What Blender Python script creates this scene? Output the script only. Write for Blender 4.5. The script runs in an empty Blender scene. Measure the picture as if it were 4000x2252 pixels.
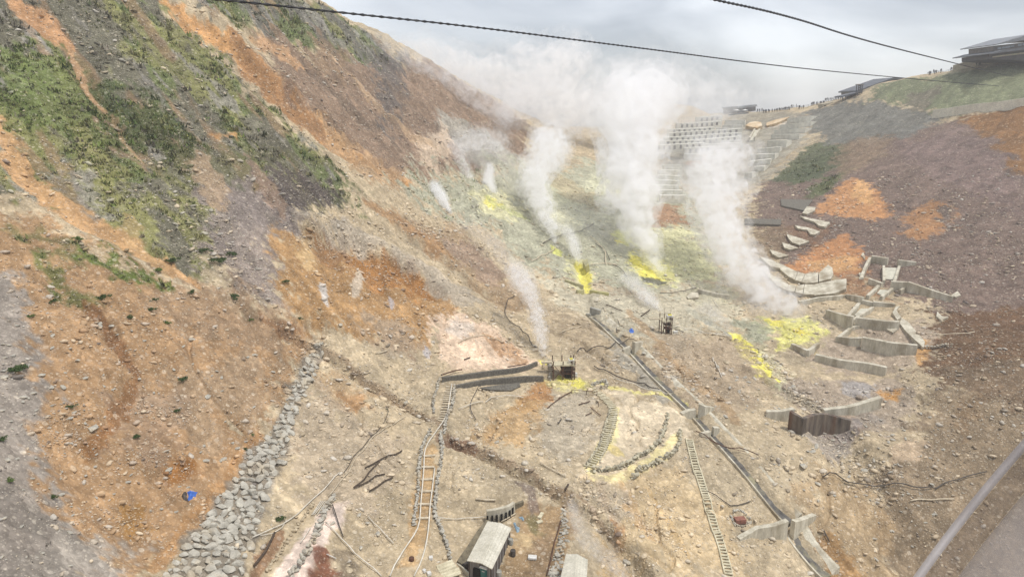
import bpy, bmesh, math, random
import numpy as np
from mathutils import Vector, Matrix
random.seed(7)
RNG = np.random.default_rng(7)
SC = bpy.context.scene
COL = SC.collection

# ------------------------------------------------------------------ camera
FPX, CXP, CYP, PITCH = 2600.0, 2000.0, 1126.0, math.radians(15.0)
cam_d = bpy.data.cameras.new('camera')
cam = bpy.data.objects.new('camera', cam_d)
COL.objects.link(cam)
cam.location = (0, 0, 0)
cam.rotation_euler = (math.radians(90) - PITCH, 0, 0)
cam_d.sensor_width = 36.0
cam_d.lens = 36.0 * FPX / 4000.0
cam_d.clip_start = 0.05
cam_d.clip_end = 20000
SC.camera = cam

# ------------------------------------------------------------------ sky, sun, exposure
SUN_EL, SUN_AZ = math.radians(68), math.radians(110)      # azimuth from +Y towards +X
world = bpy.data.worlds.new('World')
SC.world = world
world.use_nodes = True
wt = world.node_tree
wt.nodes.clear()
def wn(t, **k):
    n = wt.nodes.new(t)
    for a, b in k.items():
        setattr(n, a, b)
    return n
w_out = wn('ShaderNodeOutputWorld')
w_bg = wn('ShaderNodeBackground')
w_bg2 = wn('ShaderNodeBackground')
w_add = wn('ShaderNodeAddShader')
sky = wn('ShaderNodeTexSky', sky_type='NISHITA', sun_disc=False)
sky.sun_elevation = SUN_EL
sky.sun_rotation = SUN_AZ
sky.altitude = 1000
sky.air_density = 1.0
sky.dust_density = 4.0
wt.links.new(sky.outputs[0], w_bg.inputs[0])
w_bg.inputs[1].default_value = 0.05
# overcast cloud deck: broad soft banks laid out by direction on the sky
tc = wn('ShaderNodeTexCoord')
mp = wn('ShaderNodeMapping')
mp.inputs['Scale'].default_value = (1.0, 1.0, 3.2)
wt.links.new(tc.outputs['Generated'], mp.inputs[0])
n1 = wn('ShaderNodeTexNoise')
n1.inputs['Scale'].default_value = 2.3
n1.inputs['Detail'].default_value = 5
n1.inputs['Roughness'].default_value = 0.48
n1.inputs['Distortion'].default_value = 0.35
wt.links.new(mp.outputs[0], n1.inputs['Vector'])
cr = wn('ShaderNodeValToRGB')
cr.color_ramp.elements[0].position = 0.40
cr.color_ramp.elements[0].color = (0.30, 0.315, 0.345, 1)
cr.color_ramp.elements[1].position = 0.60
cr.color_ramp.elements[1].color = (0.80, 0.81, 0.83, 1)
wt.links.new(n1.outputs['Fac'], cr.inputs[0])
wt.links.new(cr.outputs[0], w_bg2.inputs[0])
w_bg2.inputs[1].default_value = 0.72
wt.links.new(w_bg.outputs[0], w_add.inputs[0])
wt.links.new(w_bg2.outputs[0], w_add.inputs[1])
wt.links.new(w_add.outputs[0], w_out.inputs[0])

sun_d = bpy.data.lights.new('sun', 'SUN')
sun = bpy.data.objects.new('sun', sun_d)
COL.objects.link(sun)
sun_d.energy = 2.3
sun_d.angle = math.radians(10)
sun_d.color = (1.0, 0.96, 0.9)
sdir = Vector((math.sin(SUN_AZ) * math.cos(SUN_EL), math.cos(SUN_AZ) * math.cos(SUN_EL), math.sin(SUN_EL)))
sun.rotation_euler = sdir.to_track_quat('Z', 'Y').to_euler()

SC.view_settings.view_transform = 'Standard'
SC.view_settings.look = 'None'
SC.view_settings.gamma = 1.0
SC.view_settings.exposure = 0.40
SC.cycles.max_bounces = 12
SC.cycles.diffuse_bounces = 3
SC.cycles.glossy_bounces = 2
SC.cycles.transparent_max_bounces = 8
SC.cycles.volume_bounces = 10
SC.cycles.use_denoising = True
try:
    SC.cycles.volume_step_rate = 1.0
    SC.cycles.volume_max_steps = 256
except Exception:
    pass

# ------------------------------------------------------------------ helpers: colour, noise, rays
SAT = 0.83
def S(r, g, b, k=0.82):
    """sRGB 0-255 as it looks in daylight -> linear albedo"""
    f = lambda c: (c / 12.92 if c <= 0.04045 else ((c + 0.055) / 1.055) ** 2.4)
    if r > g * 1.22: g = g * 1.02; r = r * .98
    c = np.array([f(r / 255) * k, f(g / 255) * k, f(b / 255) * k])
    return c.mean() * (1 - SAT) + c * SAT

def _hash(ix, iy, seed):
    with np.errstate(over='ignore'):
        h = (ix.astype(np.int64).astype(np.uint32) * np.uint32(374761393)
             + iy.astype(np.int64).astype(np.uint32) * np.uint32(668265263)
             + np.uint32((seed * 2246822519) & 0xffffffff))
        h = (h ^ (h >> np.uint32(13))) * np.uint32(1274126177)
        h = h ^ (h >> np.uint32(16))
    return h.astype(np.float64) / 4294967295.0

def vnoise(x, y, seed=0):
    xi = np.floor(x); yi = np.floor(y)
    fx = x - xi; fy = y - yi
    fx = fx * fx * fx * (fx * (fx * 6 - 15) + 10); fy = fy * fy * fy * (fy * (fy * 6 - 15) + 10)
    a = _hash(xi, yi, seed); b = _hash(xi + 1, yi, seed)
    c = _hash(xi, yi + 1, seed); d = _hash(xi + 1, yi + 1, seed)
    return (a * (1 - fx) + b * fx) * (1 - fy) + (c * (1 - fx) + d * fx) * fy

def fbm(x, y, octaves=4, seed=0, gain=0.5):
    """roughly -1..1"""
    s = 0.0; a = 1.0; t = 0.0
    for o in range(octaves):
        ca, sa = math.cos(0.6 * o), math.sin(0.6 * o)
        s = s + a * (vnoise((x * ca - y * sa) * 2 ** o, (x * sa + y * ca) * 2 ** o, seed + 17 * o) * 2 - 1)
        t += a; a *= gain
    return s / t

def smooth(e0, e1, x):
    t = np.clip((x - e0) / (e1 - e0), 0, 1)
    return t * t * (3 - 2 * t)

CP, SP = math.cos(PITCH), math.sin(PITCH)
def raydir(px, py):
    u = (px - CXP) / FPX; v = (CYP - py) / FPX
    return np.array([u, CP + v * SP, -SP + v * CP])

# ------------------------------------------------------------------ terrain heights
# surveyed points of the valley: bearing (as seen from the gondola) and range in metres
CTRL = [
    # near floor, bottom of the frame
    (2000, 2252, 86), (2000, 2050, 92), (1850, 2150, 89), (2300, 2200, 89), (2500, 2252, 88), (2900, 2252, 92),
    (3200, 2252, 96), (1500, 2252, 80), (1250, 2252, 78), (1500, 2100, 86), (950, 2252, 74), (620, 2252, 68), (300, 2252, 63), (0, 2252, 58),
    (-300, 2252, 54), (2000, 2700, 70), (3000, 2700, 78), (1000, 2700, 62), (0, 2700, 47), (-300, 2700, 42), (4000, 2700, 88), (4300, 2252, 104),
    (2500, 2000, 97), (2250, 1850, 104), (2900, 2000, 102), (2000, 1750, 108), (1500, 1800, 102), (1700, 1600, 116),
    (2400, 1700, 113), (2650, 1750, 112), (2150, 1500, 130), (1950, 1480, 129), (2200, 1400, 138),
    (1300, 1700, 101), (1250, 1350, 118), (1240, 1500, 111), (1100, 1700, 96), (950, 1900, 87), (700, 2100, 76),
    (3150, 2100, 102), (3400, 2252, 101), (3600, 2100, 106), (3800, 2252, 104), (4000, 2000, 110), (3500, 1900, 112),
    (3300, 1800, 114), (3050, 1800, 111), (2750, 1650, 118), (3000, 1600, 126), (3300, 1640, 128), (3600, 1650, 124), (3900, 1600, 124), (4200, 1600, 122),
    (3700, 1400, 142), (4000, 1350, 140), (3400, 1420, 148), (3000, 1400, 150), (2700, 1400, 146), (2480, 1370, 146), (2450, 1550, 124),
    # bluff below the left slope
    (1400, 1340, 122), (1600, 1440, 124), (1150, 1250, 118), (1150, 950, 134), (1400, 940, 152), (1600, 1070, 154), (1750, 1180, 148), (1300, 1150, 126), (1550, 1250, 132), (1850, 1240, 146), (2000, 1330, 142),
    (1950, 1180, 168), (2150, 1250, 160),
    # left slope
    (0, 1900, 66), (0, 1500, 76), (0, 1126, 90), (0, 700, 108), (0, 300, 124), (0, 0, 138), (0, -400, 160), (-400, 1126, 80), (-400, 0, 120), (-400, 1900, 58), (-400, -400, 140),
    (400, 1900, 76), (400, 1500, 86), (400, 1126, 100), (400, 700, 120), (400, 300, 140), (400, 0, 158), (400, -400, 185),
    (800, 1600, 92), (800, 1250, 104), (800, 950, 118), (800, 600, 138), (800, 300, 160), (800, 0, 184), (800, -250, 215),
    (1150, 700, 150), (1150, 450, 172), (1150, 200, 202), (1150, 40, 232), (1400, 700, 172), (1400, 500, 198), (1400, 300, 232), (1430, 170, 268),
    (1220, 10, 250), (1640, 215, 305), (1650, 350, 270), (1650, 600, 222), (1650, 800, 190), (1880, 370, 345), (1900, 550, 270), (1850, 750, 225),
    (2050, 480, 390), (2100, 650, 290), (1700, 950, 172), (1900, 1050, 178),
    # middle and head of the valley
    (2100, 1000, 200), (2300, 1150, 178), (2300, 1000, 204), (2300, 800, 256), (2350, 600, 330), (2350, 500, 400), (2500, 1080, 196), (2550, 1220, 172),
    (2600, 900, 232), (2700, 1000, 214), (2800, 1150, 186), (2900, 1300, 162), (2600, 700, 300), (2650, 600, 345), (2750, 500, 405), (2600, 440, 450), (2860, 440, 450),
    (2850, 700, 305), (2850, 900, 240), (3000, 600, 330), (3000, 500, 385), (3060, 425, 430), (3290, 392, 395), (3200, 480, 360), (3200, 600, 305),
    # right side
    (3000, 1000, 216), (3150, 1130, 186), (3200, 1260, 166), (3300, 1030, 198), (3400, 1150, 176), (3600, 1150, 172), (3450, 1280, 158), (3700, 1280, 155),
    (3150, 900, 226), (3300, 720, 262), (3420, 690, 262), (3480, 840, 228), (3430, 600, 288), (3600, 560, 282), (3600, 800, 228), (3650, 950, 200), (3850, 750, 226),
    (3900, 1000, 186), (4000, 1180, 162), (4000, 700, 226), (4000, 480, 270), (3750, 470, 296), (4300, 1000, 176), (4300, 500, 250),
    (3440, 325, 365), (3560, 310, 355), (3600, 380, 335), (3700, 290, 340), (3700, 430, 308), (3850, 260, 335), (4000, 240, 325), (4000, 390, 284), (4300, 240, 305), (4400, 380, 270),
]
# ground behind the skylines (world coordinates)
BACK = [(-120, 420, 30), (-60, 420, 5), (-20, 480, -20), (30, 520, -40), (120, 540, -30), (190, 520, -22), (250, 470, 4), (300, 420, 22),
        (-250, 300, 70), (-250, 450, 60), (-330, 150, 70), (-100, 620, -30), (40, 700, -60), (250, 700, -60), (380, 480, 24), (400, 300, 10), (420, 150, -10), (300, 60, -30),
        (-250, 30, 20), (-120, -20, -22), (0, -60, -62), (150, -40, -62), (280, -60, -40), (230, 780, -25),
        (-380, 700, 20), (-380, -60, 60), (460, 760, -40), (470, -60, 0), (0, 950, -80), (-300, 950, -60), (400, 950, -80), (140, 640, 6), (170, 655, 4), (110, 650, -8)]
pts = []
for px, py, t in CTRL:
    pts.append(raydir(px, py) * t)
pts = np.array(pts + [np.array(b, float) for b in BACK])
PX, PY, PZ = pts[:, 0], pts[:, 1], pts[:, 2]
def _phi(d):
    return -np.sqrt(d * d + 9.0)
_D = _phi(np.hypot(PX[:, None] - PX[None, :], PY[:, None] - PY[None, :]))
_n = len(PX)
_A = np.zeros((_n + 3, _n + 3))
_A[:_n, :_n] = _D + np.eye(_n) * 2.0
_A[:_n, _n] = 1; _A[:_n, _n + 1] = PX; _A[:_n, _n + 2] = PY
_A[_n:, :_n] = _A[:_n, _n:].T
_w = np.linalg.solve(_A, np.concatenate([PZ, [0, 0, 0]]))
GX0, GX1, GY0, GY1, GS = -420.0, 480.0, -80.0, 960.0, 2.0
_gx = np.arange(GX0, GX1 + GS, GS); _gy = np.arange(GY0, GY1 + GS, GS)
def _rbf(x, y):
    out = np.empty(len(x))
    for i in range(0, len(x), 20000):
        xs, ys = x[i:i + 20000], y[i:i + 20000]
        d = _phi(np.hypot(xs[:, None] - PX[None, :], ys[:, None] - PY[None, :]))
        out[i:i + 20000] = d @ _w[:_n] + _w[_n] + _w[_n + 1] * xs + _w[_n + 2] * ys
    return out
_cx = np.arange(GX0, GX1 + 4, 4.0); _cy = np.arange(GY0, GY1 + 4, 4.0)
_CXX, _CYY = np.meshgrid(_cx, _cy)
_CZ = _rbf(_CXX.ravel(), _CYY.ravel()).reshape(_CXX.shape)
def bil(grid, x0, y0, s, x, y):
    ny, nx = grid.shape
    fx = np.clip((x - x0) / s, 0, nx - 1.001); fy = np.clip((y - y0) / s, 0, ny - 1.001)
    ix = fx.astype(int); iy = fy.astype(int); fx = fx - ix; fy = fy - iy
    return (grid[iy, ix] * (1 - fx) + grid[iy, ix + 1] * fx) * (1 - fy) + (grid[iy + 1, ix] * (1 - fx) + grid[iy + 1, ix + 1] * fx) * fy
# fine grid: 0.75 m over the part one sees, smoothed
FX0, FX1, FY0, FY1, FS = -200.0, 340.0, 24.0, 560.0, 0.75
_fx = np.arange(FX0, FX1, FS); _fy = np.arange(FY0, FY1, FS)
_FXX, _FYY = np.meshgrid(_fx, _fy)
FZ = bil(_CZ, GX0, GY0, 4.0, _FXX, _FYY)
def blur(a, n):
    for _ in range(n):
        p = np.pad(a, ((0, 0), (2, 2)), mode='edge')
        a = (p[:, :-4] + p[:, 1:-3] * 2 + p[:, 2:-2] * 3 + p[:, 3:-1] * 2 + p[:, 4:]) / 9
        p = np.pad(a, ((2, 2), (0, 0)), mode='edge')
        a = (p[:-4] + p[1:-3] * 2 + p[2:-2] * 3 + p[3:-1] * 2 + p[4:]) / 9
    return a
FZ = blur(FZ, 5)

def Hbase(x, y):
    x = np.asarray(x, float); y = np.asarray(y, float)
    inside = smooth(0, 12, np.minimum(np.minimum(x - FX0, FX1 - x), np.minimum(y - FY0, FY1 - y)) - 2)
    c = bil(_CZ, GX0, GY0, 4.0, x, y)
    f = bil(FZ, FX0, FY0, FS, x, y)
    far = np.maximum(0, np.hypot(np.maximum(np.abs(x - 30) - 440, 0), np.maximum(np.abs(y - 440) - 510, 0)))
    return c * (1 - inside) + f * inside - np.minimum(far * 0.25, 60)

def left_slope(x, y):
    return smooth(2, -32, x + 0.16 * (y - 90) - np.maximum(y - 170, 0) * 0.22)

def relief(x, y):
    """boulder-strewn roughness, gullies down the fall line on the left slope"""
    x = np.asarray(x, float); y = np.asarray(y, float)
    r = np.hypot(x, y)
    ls = left_slope(x, y)
    a = x * 0.82 - y * 0.57; c = x * 0.57 + y * 0.82
    g = fbm(c / 9.0, a / 60.0, 3, 5) * 1.5 + fbm(c / 2.6, a / 18.0, 2, 8) * 0.35
    rock = fbm(x / 14.0, y / 14.0, 4, 11) * 1.1
    rid = 1 - np.abs(fbm(x / 22.0, y / 22.0, 4, 31))
    rs = smooth(95, 140, x - 0.12 * (y - 150))
    a2 = x * 0.8 + y * 0.6; c2 = -x * 0.6 + y * 0.8
    g = g * ls + rs * (fbm(c2 / 10.0, a2 / 55.0, 3, 25) * 1.6 + fbm(c2 / 3.0, a2 / 20.0, 2, 28) * .4)
    z = g + rock * (0.55 + 0.25 * ls) + (rid - 0.75) * 3.2 * smooth(140, 220, y) * smooth(140, 60, x) * (.4 + .6 * smooth(40, -20, x))
    z = z + fbm(x / 3.2, y / 3.2, 3, 13) * 0.28 + fbm(x / 0.9, y / 0.9, 2, 19) * 0.10 * smooth(260, 120, r)
    crag = smooth(150, 215, y) * smooth(30, -10, x)
    z = z + crag * (.75 - np.abs(fbm(x / 7.0, y / 9.0, 3, 33))) * 3.4
    gl = fbm(c / 7.5 + fbm(x / 13, y / 13, 3, 66) * .8, a / 38.0, 3, 61)
    z = z - ls * smooth(.13, 0, np.abs(gl)) * .75 * np.clip(.5 + fbm(x / 25, y / 25, 2, 68) * 2, .1, 1)
    flo = (1 - ls) * smooth(110, 60, x) * smooth(240, 150, y)
    z = z - flo * smooth(.12, 0, np.abs(fbm(x / 9.0 + fbm(x / 6, y / 6, 2, 47) * .5, y / 16.0, 3, 45))) * .7 + flo * fbm(x / 6.0, y / 6.0, 3, 49) * .45
    led = smooth(150, 185, x) * smooth(330, 280, y)
    zb = (x * .25 + y * .42 + fbm(x / 16, y / 16, 3, 37) * 3.0) / 4.2
    z = z + led * .8 * np.abs((zb % 1.0) - .5) * 2 * np.where(zb % 1.0 > .5, 1, .6)
    return z * smooth(20, 60, r)

def H(x, y):
    return Hbase(x, y) + relief(x, y) * bilF(x, y)
_CALM = np.ones_like(FZ)          # where the ground has been levelled by hand, relief is calmed
def bilF(x, y):
    inside = (x > FX0 + 1) & (x < FX1 - 2) & (y > FY0 + 1) & (y < FY1 - 2)
    return np.where(inside, bil(_CALM, FX0, FY0, FS, x, y), 1.0)

_TT = np.concatenate([np.arange(24, 160, 0.12), np.arange(160, 700, 0.4)])
def hit(px, py):
    """the ground point on the bearing (px, py)"""
    for k in range(60):
        d = raydir(px, py + k * 8)
        P = _TT[:, None] * d[None, :]
        dz = P[:, 2] - H(P[:, 0], P[:, 1])
        i = np.argmax(dz < 0)
        if dz[i] < 0:
            if i == 0:
                return P[0]
            f = dz[i - 1] / (dz[i - 1] - dz[i])
            return P[i - 1] * (1 - f) + P[i] * f
    return raydir(px, py) * 300
def hits(pp):
    return np.array([hit(*p[:2]) for p in pp])
def ground(x, y):
    return float(H(np.array([x]), np.array([y]))[0])
def mpp(p):
    """metres per photo pixel at a ground point"""
    return (p[1] * CP - p[2] * SP) / FPX
def normal(x, y, e=1.2):
    hx = H(np.array([x - e, x + e, x, x]), np.array([y, y, y - e, y + e]))
    return Vector((-(hx[1] - hx[0]) / (2 * e), -(hx[3] - hx[2]) / (2 * e), 1)).normalized()
def resample(P, step):
    P = np.asarray(P, float)
    seg = np.linalg.norm(np.diff(P, axis=0), axis=1)
    s = np.concatenate([[0], np.cumsum(seg)])
    n = max(2, int(round(s[-1] / step)) + 1)
    t = np.linspace(0, s[-1], n)
    return np.stack([np.interp(t, s, P[:, k]) for k in range(P.shape[1])], 1)
def spline(P, step):
    """Catmull-Rom through the points, resampled"""
    P = np.asarray(P, float)
    if len(P) < 3:
        return resample(P, step)
    Q = np.vstack([2 * P[0] - P[1], P, 2 * P[-1] - P[-2]])
    out = []
    for i in range(1, len(Q) - 2):
        for t in np.linspace(0, 1, 12, endpoint=False):
            a, b, c, d = Q[i - 1], Q[i], Q[i + 1], Q[i + 2]
            out.append(0.5 * (2 * b + (c - a) * t + (2 * a - 5 * b + 4 * c - d) * t * t + (3 * b - a - 3 * c + d) * t ** 3))
    out.append(P[-1])
    return resample(out, step)
def dist_poly(x, y, P):
    """distance to a polyline, and the position along it 0..1"""
    best = np.full(x.shape, 1e9); pos = np.zeros(x.shape)
    n = len(P) - 1
    for i in range(n):
        ax, ay = P[i][0], P[i][1]; dx, dy = P[i + 1][0] - ax, P[i + 1][1] - ay
        t = np.clip(((x - ax) * dx + (y - ay) * dy) / (dx * dx + dy * dy + 1e-9), 0, 1)
        d = np.hypot(x - ax - t * dx, y - ay - t * dy)
        m = d < best
        best = np.where(m, d, best); pos = np.where(m, (i + t) / n, pos)
    return best, pos
def sdist(x, y, P):
    """signed distance to a closed polygon, positive inside"""
    Q = np.vstack([P, P[:1]])
    d, _ = dist_poly(x, y, Q)
    ins = np.zeros(x.shape, bool)
    for i in range(len(P)):
        x0, y0 = Q[i][0], Q[i][1]; x1, y1 = Q[i + 1][0], Q[i + 1][1]
        c = ((y0 > y) != (y1 > y)) & (x < (x1 - x0) * (y - y0) / ((y1 - y0) if y1 != y0 else 1e-9) + x0)
        ins ^= c
    return np.where(ins, d, -d)

# ------------------------------------------------------------------ earthworks: trenches, banks, levelled paths (cut into the fine grid)
def carve(pp, width, depth, calm=None, step=1.5, taper=0.0):
    P = spline(hits(pp), step)
    lo = P[:, :2].min(0) - width * 3 - 2; hi = P[:, :2].max(0) + width * 3 + 2
    ix0, iy0 = [max(0, int((lo[k] - (FX0, FY0)[k]) / FS)) for k in (0, 1)]
    ix1, iy1 = [int((hi[k] - (FX0, FY0)[k]) / FS) + 1 for k in (0, 1)]
    sl = (slice(iy0, iy1), slice(ix0, ix1))
    d, pos = dist_poly(_FXX[sl], _FYY[sl], P)
    w = smooth(width * 1.25, width * 0.45, d)
    if taper:
        w = w * smooth(0, taper, pos) * smooth(0, taper, 1 - pos)
    FZ[sl] -= depth * w
    if calm is not None:
        _CALM[sl] = np.minimum(_CALM[sl], 1 - (1 - calm) * smooth(width * 2.0, width * 0.9, d))
    return P
def level(pp, width, rise=0.0, calm=0.1):
    """grade a strip to its own centre line"""
    P = spline(hits(pp), 1.5)
    z = np.array([Hbase(np.array([p[0]]), np.array([p[1]]))[0] for p in P])
    k = np.ones(7) / 7
    z = np.convolve(np.pad(z, 3, mode='edge'), k, mode='valid')
    lo = P[:, :2].min(0) - width * 3 - 2; hi = P[:, :2].max(0) + width * 3 + 2
    ix0, iy0 = [max(0, int((lo[k] - (FX0, FY0)[k]) / FS)) for k in (0, 1)]
    ix1, iy1 = [int((hi[k] - (FX0, FY0)[k]) / FS) + 1 for k in (0, 1)]
    sl = (slice(iy0, iy1), slice(ix0, ix1))
    d, pos = dist_poly(_FXX[sl], _FYY[sl], P)
    zz = np.interp(pos, np.linspace(0, 1, len(z)), z) + rise
    w = smooth(width * 1.5, width * 0.6, d)
    FZ[sl] = FZ[sl] * (1 - w) + zz * w
    _CALM[sl] = np.minimum(_CALM[sl], 1 - (1 - calm) * smooth(width * 2.0, width * 1.0, d))
# the streams and gullies
carve([(1100, 1300), (1180, 1330), (1260, 1370), (1330, 1420), (1420, 1490), (1520, 1550), (1600, 1590), (1700, 1650), (1760, 1720), (1880, 1770), (1990, 1830), (2100, 1880), (2220, 1960), (2330, 2040), (2450, 2160), (2560, 2300)], 1.1, 1.9)
carve([(1250, 1270), (1180, 1300)], 1.5, 1.5)
carve([(1540, 890), (1700, 1000), (1820, 1090), (1990, 1200)], 2.0, 1.2)
carve([(2040, 1250), (2250, 1330), (2370, 1420)], 1.0, 1.0)
carve([(330, 1170), (400, 1270), (480, 1380), (560, 1480)], 1.1, 1.0, taper=0.3)
carve([(950, 1230), (1100, 1300)], 1.2, 1.0, taper=0.4)
carve([(2900, 1440), (3000, 1500), (3120, 1570), (3220, 1610)], 2.2, 1.2)
carve([(3250, 1680), (3330, 1780), (3400, 1900), (3500, 2100)], 5.0, 2.4)
# scarp with a crumbling lip under the grey crest; gullies in the debris slope
carve([(1130, 925), (1250, 940), (1400, 985), (1540, 1050), (1680, 1130), (1760, 1180)], 4.5, 2.8, taper=.15)
carve([(1160, 880), (1320, 905), (1480, 965), (1620, 1030), (1780, 1115)], 2.2, -1.5, taper=.15)
carve([(1340, 1180), (1300, 1080), (1280, 1000)], 2.0, 1.2, taper=.3)
carve([(1480, 1200), (1470, 1110), (1440, 1040)], 2.4, 1.5, taper=.3)
carve([(1640, 1200), (1600, 1140)], 1.8, 1.2, taper=.3)
carve([(700, 30), (880, 190), (1050, 350), (1250, 520), (1430, 630)], 5, 2.5, taper=.1)
carve([(760, 20), (930, 170), (1130, 330), (1330, 510)], 3, -2.0, taper=.1)
carve([(40, 620), (200, 790), (420, 910), (640, 1020)], 2.2, 1.0, taper=.1)
carve([(70, 20), (200, 130), (330, 310), (410, 440), (560, 640)], 2.0, 1.2, taper=.1)
carve([(540, 1470), (520, 1560), (440, 1640), (380, 1700)], 1.2, .9, taper=.2)
carve([(700, 1160), (900, 1240), (1080, 1300)], 1.4, .8, taper=.2)
carve([(600, 1900), (660, 1840), (760, 1830)], 2.0, 1.2, taper=.2)
# drainage channel
CHAN = [(2262, 1030), (2285, 1110), (2292, 1180), (2318, 1240), (2400, 1310), (2470, 1375), (2560, 1470), (2640, 1545), (2715, 1618), (2780, 1690), (2880, 1800), (2985, 1925), (3085, 2055), (3120, 2130), (3230, 2265)]
carve(CHAN, 1.6, 1.0, 0.1)
# levelled ground: work yard, paths
level([(1950, 2090), (1985, 2180), (1960, 2300)], 5.5, 0, 0.15)
level([(2200, 2060), (2170, 2150), (2130, 2300)], 4.5, 0, 0.25)
level([(1330, 1950), (1250, 2060), (1150, 2180), (1060, 2300)], 2.4, 0.3)
level([(2440, 1530), (2395, 1600), (2385, 1700), (2330, 1790), (2300, 1860), (2400, 1870), (2530, 1800), (2620, 1720), (2640, 1650)], 1.7, 0.2)
level([(1760, 1500), (1740, 1600), (1710, 1680), (1680, 1760), (1665, 1850), (1650, 1960), (1640, 2060), (1590, 2200)], 1.9, 0.1)
level([(1760, 1480), (1900, 1465), (2030, 1452), (2140, 1445)], 2.6, 0.3)
for q in ([(3380, 1080), (3500, 1090)], [(3290, 1330), (3560, 1360)], [(3330, 1240), (3480, 1250)], [(3120, 1440), (3400, 1470)]):
    level(q, 4.5, 0, 0.4)

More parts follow.
